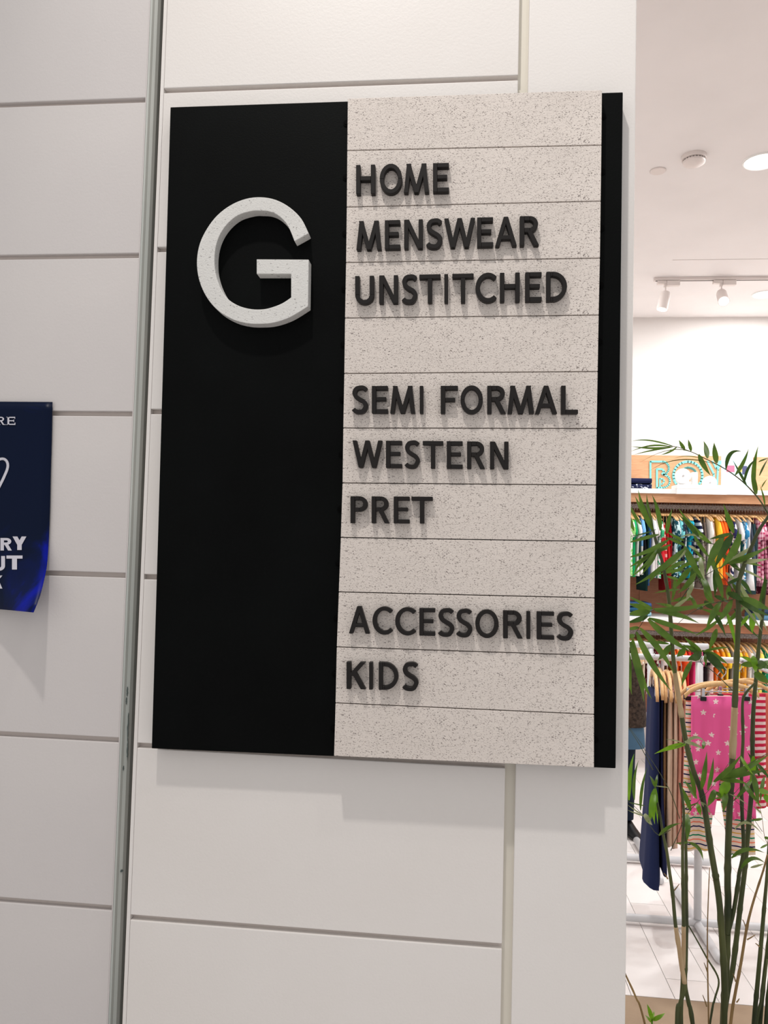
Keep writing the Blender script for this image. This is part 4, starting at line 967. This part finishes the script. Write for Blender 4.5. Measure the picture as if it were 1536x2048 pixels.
def cane(palm, pts, wpx, Y, mt=CANE, toground=True, Ytop=None, sheath=None, taper=.5):
    """pts from the foot upwards, in pixels"""
    P = [(x, y) for x, y in pts]; n = len(P); Yt_ = Ytop or Y
    Q = [at(x, y, Y+(Yt_-Y)*(i/(n-1))) for i, (x, y) in enumerate(P)]
    if toground:
        d = Q[0]-Q[1]; k = (SO-Q[0].z)/min(d.z, -.02)
        g = Q[0]+d*k*.7; g.z = SO; g.x = max(PLX0+.06, min(PLX1-.06, g.x)); g.y = min(max(g.y, PLY0+.05), PLY1-.05); Q = [g]+Q
    S = cat_rom([tuple(q) for q in Q], 6)
    r0 = wpx*Y/F/2; m = len(S); rad = []; acc = 0
    for i, q in enumerate(S):
        if i: acc += (S[i]-S[i-1]).length
        node = .16 if (acc % .10) < .012 else 0
        rad.append(r0*(1-(1-taper)*(i/(m-1))**2.0)*(1+node))
    b = MB(); b.tube(S, rad, 8); o = b.build('cane', mt, palm, True)
    if sheath:
        ys = [s for s in S if at(0, 0, 1) is not None]
        sel = [(s, r) for s, r in zip(S, rad) if sheath[0] <= proj_y(s) <= sheath[1]]
        if len(sel) > 1:
            b = MB(); b.tube([s for s, r in sel], [r*1.13 for s, r in sel], 8); b.build('sheath', SHEATH, o, True)
    return o
def proj_y(p):
    d = p-EYE; return 1024-F*d.dot(u_)/d.dot(fwd)
lrs = random.Random(11)
def leaflet(parent, base, tip, wz, Y, m='g', bend=None, mid=None):
    """a folded lance-shaped blade between two seen points; wz is its width in zoomed pixels"""
    B = Vector(base); T = Vector(tip); wpx = wz/5.02*.86
    dY = lrs.uniform(-.05, .05); bow = lrs.uniform(-.03, .0)
    L2 = (T-B); nrm = Vector((-L2.y, L2.x))
    if bend is None: bend = lrs.uniform(-.06, .06)
    n = 11; tw0 = lrs.uniform(-.4, .4); pts = []
    M1 = Vector(mid) if mid else (B+T)/2+nrm*bend
    ctrl = 2*M1-(B+T)/2
    c3 = []
    for i in range(n):
        t = i/(n-1); p = B*(1-t)**2+ctrl*2*t*(1-t)+T*t*t
        c3.append(at(p.x, p.y, Y+dY*t+bow*4*t*(1-t)))
    vs_ = []; ww = wpx*Y/F/2
    for i, p in enumerate(c3):
        t = i/(n-1); tan = (c3[min(i+1, n-1)]-c3[max(i-1, 0)]).normalized()
        view = (p-EYE).normalized(); side = tan.cross(view).normalized(); nn = side.cross(tan).normalized()
        tw = tw0+.5*t; sd = side*math.cos(tw*.7)+nn*math.sin(tw*.7); nn2 = tan.cross(sd).normalized()
        prof = (min(1, t/.24)**.8*.72+.28)*(1-max(0, (t-.45)/.55)**1.35) if t < 1 else 0
        prof = max(prof, .03); h = ww*prof
        vs_ += [p-sd*h+nn2*h*.25, p, p+sd*h+nn2*h*.25]
    fs = []
    for i in range(n-1): fs += [(i*3, i*3+1, i*3+4, i*3+3), (i*3+1, i*3+2, i*3+5, i*3+4)]
    b = MB(); b.add(vs_, fs); return b.build('leaflet', LM[m], parent, True, fix=False)
def frond(palm, rach, rw, Y, leaves, m='g', Y2=None, rm=None):
    n = len(rach); Y2 = Y2 or Y
    Q = [at(x, y, Y+(Y2-Y)*i/max(1, n-1)) for i, (x, y) in enumerate(rach)]
    S = cat_rom([tuple(q) for q in Q], 4); k = len(S)
    b = MB(); b.tube(S, [max(.0005, rw/5.02*Y/F/2*(1-.6*i/(k-1))) for i in range(k)], 6)
    o = b.build('frond', rm or CANE, palm, True)
    for lf in leaves:
        base, tip, wz = lf[:3]; mm = lf[3] if len(lf) > 3 else m; mid = lf[4] if len(lf) > 4 else None
        # depth of the nearest point of the rachis
        bd = min(range(n), key=lambda i: (rach[i][0]-base[0])**2+(rach[i][1]-base[1])**2)
        leaflet(o, base, tip, wz, Y+(Y2-Y)*bd/max(1, n-1), mm, None, mid)
    return o
def LZ(z, items):
    out = []
    for it in items:
        q = [z(*it[0]), z(*it[1]), it[2]]
        if len(it) > 3: q.append(it[3])
        if len(it) > 4: q.append(z(*it[4]))
        out.append(tuple(q))
    return out

def palm(lab, x, y): return thing('potted_palm', lab, 'palm', (x, y, SO), 'palms in the planter trough')
pA = palm('palm with thin green and tan canes, nearest the pillar', .62, 1.84)
pB = palm('palm with several thick dark canes in the middle, reaching highest', .80, 1.92)
pC = palm('palm with upright canes at the right edge of the picture', .95, 1.95)
# palm A canes
cane(pA, [(1354, 2048), z4(655, 1340), z4(700, 1170), z4(668, 960), z4(640, 760), z4(605, 530), z4(580, 250), z4(545, 0), z3(520, 1020), z3(480, 830), z3(450, 640), z3(415, 480), z3(400, 350)], 8, 1.80, sheath=(1848, 1972), taper=.35)
cane(pA, [z4(660, 1546), z4(665, 1340), z4(680, 1100), z4(690, 700), z4(685, 300), z4(680, 0), z3(680, 950), z3(690, 600), z3(650, 330)], 8, 1.84, sheath=(1852, 1940), taper=.5)
cane(pA, [z4(780, 1546), z4(740, 1340), z4(705, 1150), z4(712, 900), z4(718, 500), z4(715, 200), z4(715, 0), z3(712, 950), z3(720, 700)], 8, 1.88, taper=.6)
cane(pA, [z4(300, 1546), z4(210, 1280), z4(110, 1060), z4(40, 900)], 4, 1.80, CANET, taper=.6)
cane(pA, [z4(940, 1546), z4(935, 1250), z4(930, 1000), z4(928, 600), z4(940, 200), z3(950, 1180)], 3, 1.86, CANET)
# palm B canes
cane(pB, [z4(1095, 1546), z4(1100, 1200), z4(1085, 850), z4(1050, 350), z4(1010, 60), z3(1010, 1270), z3(955, 950), z3(905, 620), z3(860, 400), z3(790, 220), z2(720, 1560), z2(680, 1340), z2(650, 1140), z2(600, 830), z2(575, 560), z1(540, 1800), z1(480, 1450), z1(430, 1290), z1(375, 1080), z1(300, 850)], 12, 1.92, Ytop=1.84, sheath=(1345, 1440), taper=.28)
cane(pB, [z4(1090, 1500), z4(1110, 1100), z4(1125, 700), z4(1135, 300), z3(1130, 1350), z3(1135, 1000), z3(1150, 600), z3(1165, 350), z2(1185, 1540), z2(1205, 1100), z2(1225, 600), z2(1240, 250), z2(1235, 20), z1(1250, 1600), z1(1310, 1420), z1(1380, 1250), z1(1450, 1100), z1(1560, 940)], 13, 1.96, Ytop=1.90, sheath=(1400, 1520), taper=.42)
cane(pB, [z4(1120, 1300), z4(1180, 1000), z4(1230, 600), z4(1265, 300), z4(1300, 20), z3(1315, 1050), z3(1355, 600), z3(1380, 300), z2(1380, 1500), z2(1390, 1200), z2(1410, 950), z2(1440, 600), z2(1475, 300), z2(1500, 30), z1(1520, 1600)], 10, 1.98, taper=.55)
cane(pB, [z4(1130, 650), z4(1190, 420), z4(1240, 100), z3(1245, 1250), z3(1290, 1000), z3(1275, 600), z3(1270, 200), z2(1285, 1500), z2(1280, 1150), z2(1310, 1040), z2(1410, 930)], 8, 1.95, taper=.5, toground=False)
cane(pB, [z4(960, 1500), z4(1000, 1300), z4(1040, 1100), z4(920, 880), z4(820, 700), z4(740, 560)], 4, 1.90, toground=True)
cane(pB, [z4(1160, 1546), z4(1205, 1250), z4(1265, 930), z4(1310, 650), z4(1345, 480), z4(1400, 280), z4(1490, 0), z3(1530, 1050)], 6, 1.88, CANET, taper=.5)
cane(pC, [z4(1395, 1546), z4(1430, 1150), z4(1470, 700), z4(1500, 350), z4(1525, 60), z3(1545, 900)], 9, 1.98)
cane(pC, [z4(1455, 1546), z4(1490, 1150), z4(1540, 700), z4(1580, 300)], 9, 2.0)
cane(pC, [z4(1520, 1546), z4(1545, 1200), z4(1590, 700)], 10, 1.97)
cane(pC, [z4(1420, 1546), z4(1470, 1300), z4(1530, 900)], 6, 1.94)
for pts in ([z4(530, 90), z4(490, 30)], [z4(590, 210), z4(645, 140)], [z4(1320, 600), z4(1285, 500)], [z4(1450, 770), z4(1410, 735)], [z4(1325, 700), z4(1410, 650)], [z4(930, 1030), z4(893, 930)], [z4(1210, 1120), z4(1185, 1040)], [z4(1220, 1330), z4(1248, 1290)], [z4(920, 1370), z4(880, 1255)]):
    cane(pB if pts[0][0] > 1400 else pA, [pts[0], ((pts[0][0]+pts[1][0])/2+.5, (pts[0][1]+pts[1][1])/2), pts[1]], 2.2, 1.86, CANET, toground=False)

# frond 1: the big one arching along the top
frond(pB, [z1(1580, 1000), z1(1530, 930), z1(1450, 800), z1(1320, 655), z1(1200, 555), z1(1060, 465), z1(900, 385), z1(780, 325), z1(620, 270), z1(520, 262)], 16, 1.86, LZ(z1, [
    ((600, 270), (160, 215), 18, 'g', (350, 205)), ((580, 272), (155, 262), 26), ((560, 272), (138, 325), 20, 'g', (360, 258)), ((560, 278), (180, 352), 18), ((830, 352), (235, 437), 9, 'd', (560, 300)), ((1000, 440), (345, 512), 11, 'd', (640, 400)),
    ((860, 385), (590, 385), 9, 'g', (720, 362)), ((700, 298), (640, 200), 40), ((765, 312), (735, 193), 36), ((930, 387), (890, 210), 58), ((1022, 432), (995, 225), 60), ((840, 345), (960, 557), 56), ((620, 275), (455, 350), 22), ((620, 270), (580, 318), 16),
    ((1115, 492), (1275, 318), 44, 'd', (1160, 340)), ((1208, 552), (1342, 284), 42), ((1298, 640), (1432, 388), 30, 'd', (1340, 480)), ((1325, 665), (1180, 400), 28, 'd'), ((1395, 705), (1440, 255), 50), ((1420, 745), (1395, 520), 52), ((1450, 560), (1545, 375), 22, 'd'),
    ((1505, 860), (1452, 650), 20), ((1470, 680), (1530, 590), 14), ((1440, 420), (1550, 380), 18, 'd')]), Y2=1.78)
# frond 2: upper left, leaflets rising from the slanting cane
frond(pB, [z1(540, 1700), z1(480, 1450), z1(430, 1290), z1(380, 1100), z1(330, 960)], 14, 1.84, LZ(z1, [
    ((378, 1110), (232, 702), 56), ((455, 1110), (372, 752), 52), ((345, 1010), (203, 765), 46), ((385, 1120), (318, 745), 44), ((262, 1052), (138, 825), 40), ((190, 1112), (125, 915), 40), ((410, 1100), (130, 1170), 16, 'd'),
    ((440, 1150), (110, 1240), 40), ((540, 1200), (110, 1385), 52), ((560, 1250), (110, 1500), 48), ((530, 1290), (185, 1560), 46, 'g', (300, 1390)), ((700, 1290), (200, 1655), 66), ((420, 1330), (260, 1560), 40), ((640, 1330), (330, 1640), 46), ((430, 1280), (140, 1590), 36)]))
# frond 3: node in the upper middle
frond(pB, [z1(1240, 1320), z1(1100, 1270), z1(960, 1240), z1(820, 1225), z1(660, 1205), z1(500, 1170)], 10, 1.90, LZ(z1, [
    ((965, 1240), (640, 885), 62), ((520, 1140), (575, 890), 50), ((840, 1170), (640, 950), 50, 'd'), ((880, 1180), (640, 1185), 26, 'p', (760, 1150)), ((700, 1268), (905, 1620), 78), ((700, 1260), (500, 1180), 40), ((720, 1290), (565, 1460), 50, 'p'),
    ((1090, 1175), (915, 1545), 92), ((1180, 1150), (1000, 1490), 84, 'd'), ((1260, 1145), (1050, 1500), 80), ((1190, 1135), (1090, 845), 58), ((1170, 1140), (940, 1200), 44, 'd'), ((740, 1260), (850, 1330), 30, 'p'), ((860, 1380), (900, 1600), 55, 'p'), ((690, 1210), (520, 1120), 36)]), Y2=1.86, rm=CANE)
frond(pB, [z1(1250, 1320), z1(1130, 1440), z1(1010, 1500), z1(890, 1570), z1(760, 1640), z1(630, 1705)], 10, 1.94, LZ(z1, [
    ((1130, 1442), (1550, 1265), 64), ((1130, 1440), (1405, 1248), 50, 'p'), ((1200, 1420), (1550, 1390), 56, 'p'), ((1110, 1530), (1245, 1645), 34, 'p'), ((1000, 1500), (1085, 1820), 62), ((1000, 1500), (1000, 1780), 56, 'd'), ((1200, 1480), (1540, 1640), 26, 'p'),
    ((765, 1480), (585, 1710), 62), ((810, 1535), (630, 1740), 62), ((790, 1640), (715, 1820), 48, 'p'), ((880, 1575), (985, 1820), 66), ((870, 1590), (935, 1675), 50, 'p'), ((640, 1600), (480, 1560), 30), ((650, 1700), (390, 1740), 26), ((700, 1420), (480, 1530), 50), ((1260, 1600), (1380, 1760), 50, 'd'), ((1180, 1640), (1320, 1800), 44)]), Y2=1.90)
frond(pB, [z1(1230, 1810), z1(1180, 1700), z1(1100, 1590), z1(1020, 1505), z1(930, 1430), z1(750, 1275)], 9, 1.93, LZ(z1, [((900, 1420), (750, 1250), 30), ((1130, 1640), (1290, 1560), 40, 'd'), ((1150, 1660), (1130, 1810), 50)]))
# frond 4: left, hanging leaflets over the trousers
frond(pA, [z2(740, -20), z2(650, 110), z2(570, 200), z2(460, 190), z2(350, 220), z2(260, 350), z2(190, 460), z2(130, 540)], 11, 1.86, LZ(z2, [
    ((360, 200), (120, 135), 66), ((350, 225), (110, 250), 84), ((330, 260), (110, 330), 60, 'd'), ((400, 205), (845, 335), 60), ((340, 280), (830, 445), 56), ((330, 290), (770, 630), 74), ((250, 380), (595, 840), 68), ((215, 420), (565, 1015), 74), ((178, 490), (368, 1095), 80), ((155, 520), (290, 1120), 86),
    ((130, 590), (170, 1050), 78), ((240, 378), (110, 400), 42), ((390, 190), (980, 118), 56), ((380, 190), (120, 55), 36), ((200, 460), (110, 480), 50), ((560, 200), (760, 60), 40, 'p'), ((600, 170), (400, 130), 34)]), Y2=1.80)
frond(pB, [z2(1240, 60), z2(1180, 95), z2(990, 130), z2(860, 180), z2(720, 260), z2(620, 350)], 10, 1.92, LZ(z2, [
    ((1230, 92), (1560, 200), 104), ((1230, 95), (1560, 262), 60, 'd'), ((990, 130), (885, -20), 60), ((820, 190), (740, 30), 40), ((1060, 120), (915, 390), 66), ((1175, 100), (1005, 340), 64), ((985, 220), (1112, 465), 46, 'd'), ((1020, 390), (940, 610), 58), ((1120, 225), (1205, 565), 44, 'b'), ((1390, 235), (1380, 435), 66, 'b'),
    ((1340, 255), (1250, 385), 42, 'b'), ((1000, 60), (1150, 130), 50, 'd'), ((900, 110), (1010, 200), 60, 'd'), ((1260, 130), (1480, 420), 30, 'p'), ((880, 160), (820, 190), 60, 'd'), ((1130, 30), (1300, 120), 70, 'd'), ((780, 90), (560, 120), 50)]))
# frond 5: small dark rosette in front of the rack
frond(pB, [z2(1180, 1010), z2(1000, 830), z2(860, 725), z2(870, 630), z2(600, 520), z2(430, 515)], 9, 1.86, LZ(z2, [
    ((870, 625), (690, 468), 54), ((880, 620), (1160, 578), 30), ((905, 620), (1120, 810), 84, 'd'), ((870, 645), (730, 705), 100, 'd'), ((900, 645), (1095, 862), 70, 'd'), ((920, 615), (1135, 745), 54), ((905, 640), (915, 765), 34), ((700, 590), (620, 670), 66), ((560, 550), (430, 705), 66), ((770, 715), (668, 970), 56),
    ((860, 640), (700, 560), 60, 'd'), ((820, 600), (640, 560), 40), ((540, 540), (280, 520), 34)]))
frond(pC, [z2(1560, 1000), z2(1480, 880), z2(1400, 740), z2(1380, 660)], 9, 1.9, LZ(z2, [((1400, 725), (1255, 668), 46, 'b'), ((1400, 745), (1255, 755), 66), ((1385, 660), (1415, 840), 66, 'b'), ((1420, 725), (1560, 785), 84, 'd'), ((1400, 830), (1560, 940), 84), ((1430, 790), (1560, 700), 60)]))
frond(pA, [z2(720, 1560), z2(700, 1540), z2(660, 1560), z2(600, 1580)], 8, 1.84, LZ(z2, [((715, 1545), (395, 1645), 56, 'b', (560, 1580)), ((700, 1545), (910, 1535), 34, 'p', (810, 1480)), ((890, 1520), (880, 1600), 40), ((700, 1520), (900, 1600), 40, 'p'), ((690, 1540), (500, 1500), 12, 'p')]))
# lower left fronds
frond(pA, [z3(560, 800), z3(430, 850), z3(300, 680), z3(200, 570), z3(110, 500)], 8, 1.78, LZ(z3, [((140, 505), (192, 38), 48, 'b', (150, 240)), ((195, 500), (236, 105), 38, 'g', (195, 300)), ((256, 605), (322, 175), 34), ((300, 640), (375, 755), 54, 'p'), ((300, 665), (120, 600), 16, 'p'), ((280, 650), (120, 545), 14, 'p'), ((440, 860), (665, 735), 36, 'g', (540, 775)), ((300, 560), (130, 520), 14)]))
frond(pA, [z3(430, 640), z3(415, 500), z3(400, 380), z3(390, 330)], 8, 1.80, LZ(z3, [((405, 390), (400, 745), 66, 'b'), ((395, 390), (335, 730), 66, 'b'), ((405, 370), (430, 745), 40, 'b'), ((400, 370), (345, 255), 32), ((400, 375), (425, 245), 32), ((395, 420), (360, 700), 60, 'b'), ((400, 360), (560, 380), 12, 'p')]))
frond(pA, [z2(380, 1807), z2(250, 1560), z2(120, 1360)], 9, 1.82, LZ(z2, []), rm=CANE)
frond(pA, [z3(650, 690), z3(560, 430), z3(430, 200), z3(300, 0), z2(250, 1520), z2(120, 1350)], 8, 1.84, LZ(z3, []), rm=CANE)
frond(pA, [z3(560, 1010), z3(640, 830), z3(700, 680), z3(830, 520), z3(1000, 340), z3(1150, 120)], 8, 1.88, LZ(z3, [((760, 610), (635, 325), 52), ((820, 490), (695, 305), 46), ((805, 460), (735, 165), 46), ((865, 400), (922, 15), 54), ((930, 405), (988, 75), 42), ((990, 320), (1275, 40), 56), ((722, 640), (722, 920), 60), ((830, 540), (862, 660), 50, 'b'), ((740, 930), (885, 1115), 40, 'g', (840, 990)), ((740, 925), (600, 935), 22), ((860, 520), (960, 640), 40, 'p'), ((840, 530), (680, 600), 16)]))
frond(pB, [z3(1480, 820), z3(1350, 640), z3(1180, 480), z3(1060, 300), z3(1540, 30)], 5, 1.92, LZ(z3, []))
frond(pB, [z3(1060, 295), z3(1200, 230), z3(1360, 130), z3(1560, 20)], 10, 1.90, LZ(z3, [((1060, 292), (1560, 35), 60), ((1060, 295), (1560, 205), 54), ((1060, 300), (1290, 160), 50), ((1070, 300), (1330, 340), 50), ((1140, 320), (1055, 480), 100, 'b'), ((1000, 400), (925, 570), 66), ((1120, 420), (1090, 630), 60), ((1380, 230), (1442, 565), 60), ((1300, 340), (1440, 530), 46), ((1440, 400), (1560, 425), 60, 'b'), ((1500, 450), (1560, 545), 60, 'b'), ((1390, 60), (1360, 330), 60, 'b'), ((1420, 130), (1560, 300), 40, 'd'), ((1260, 60), (1390, 250), 36, 'b'), ((1150, 440), (1340, 560), 16, 'p'), ((1010, 420), (1080, 500), 40)]))
frond(pB, [z3(1300, 1010), z3(1240, 1060), z3(1175, 1080)], 6, 1.9, LZ(z3, [((1170, 1085), (1500, 1032), 44, 'g', (1320, 1000)), ((1265, 1190), (1510, 1140), 44, 'g', (1380, 1090)), ((1360, 1180), (1500, 1140), 26, 'p')]))
frond(pC, [z3(1560, 1000), z3(1500, 860), z3(1470, 640), z3(1400, 480), z3(1290, 400)], 6, 1.9, LZ(z3, [((1200, 800), (1480, 850), 28, 'p', (1330, 730)), ((1480, 690), (1350, 700), 28), ((1500, 880), (1560, 890), 30), ((1460, 985), (1560, 935), 22), ((1470, 640), (1380, 560), 20, 'p')]), rm=CANET)
ex = random.Random(21)
frond(pB, [z1(1240, 1420), z1(1060, 1320), z1(900, 1380), z1(700, 1500), z1(520, 1640)], 7, 1.97, [
    ((1230+u/5.02, 840+v/5.02), (1230+(u+du)/5.02, 840+(v+dv)/5.02), w_, q_) for u, v, du, dv, w_, q_ in [
    (880, 1380, -330, 180, 46, 'g'), (820, 1400, -60, 320, 52, 'd'), (960, 1350, 120, 300, 50, 'g'), (700, 1500, -300, 60, 40, 'g'), (760, 1450, 200, 330, 44, 'd'), (600, 1580, -40, 260, 40, 'g'),
    (1060, 1320, 260, 240, 52, 'd'), (1160, 1380, 330, 90, 46, 'g'), (940, 1370, -180, -280, 40, 'g'), (1200, 1400, 40, -320, 44, 'g')]])
frond(pC, [z2(1600, 200), z2(1400, 150), z2(1200, 190), z2(1040, 300)], 7, 1.99, [
    ((1230+u/5.02, 1180+v/5.02), (1230+(u+du)/5.02, 1180+(v+dv)/5.02), w_, q_) for u, v, du, dv, w_, q_ in [
    (1380, 150, -160, -300, 44, 'p'), (1300, 170, -200, 200, 46, 'g'), (1200, 190, 260, 300, 40, 'd'), (1100, 250, -240, -60, 44, 'g'), (1450, 160, 60, -330, 46, 'd'), (1040, 300, -240, 160, 40, 'g'), (1350, 160, 180, 260, 40, 'p')]])
frond(pC, [z3(1600, 300), z3(1450, 260), z3(1300, 330), z3(1180, 460)], 7, 1.97, [
    ((1230+u/5.02, 1500+v/5.02), (1230+(u+du)/5.02, 1500+(v+dv)/5.02), w_, q_) for u, v, du, dv, w_, q_ in [
    (1450, 260, -120, -240, 40, 'd'), (1380, 290, -200, 230, 44, 'g'), (1300, 330, 180, 260, 44, 'b'), (1200, 430, -230, 60, 36, 'g'), (1500, 270, -40, 260, 40, 'g')]])
# seedling
sd = thing('palm_seedling', 'tiny bright green seedling low beside the pillar', 'seedling', at(1306, 2100, 1.80))
sb = at(1305, 2048, 1.80)
b = MB(); b.tube([Vector((sb.x, sb.y, SO)), Vector((sb.x, sb.y, (SO+sb.z)/2)), at(1304, 2038, 1.8)], [.003, .0025, .002], 6); st_ = b.build('stem', LEAFB, sd, True)
for (bs_, tp, wz_) in (((1304, 2040), (1294, 2008), 44), ((1305, 2040), (1330, 2026), 44), ((1303, 2045), (1290, 2030), 26), ((1303, 2040), (1308, 2022), 30)):
    leaflet(sd, bs_, tp, wz_, 1.80, 'b')
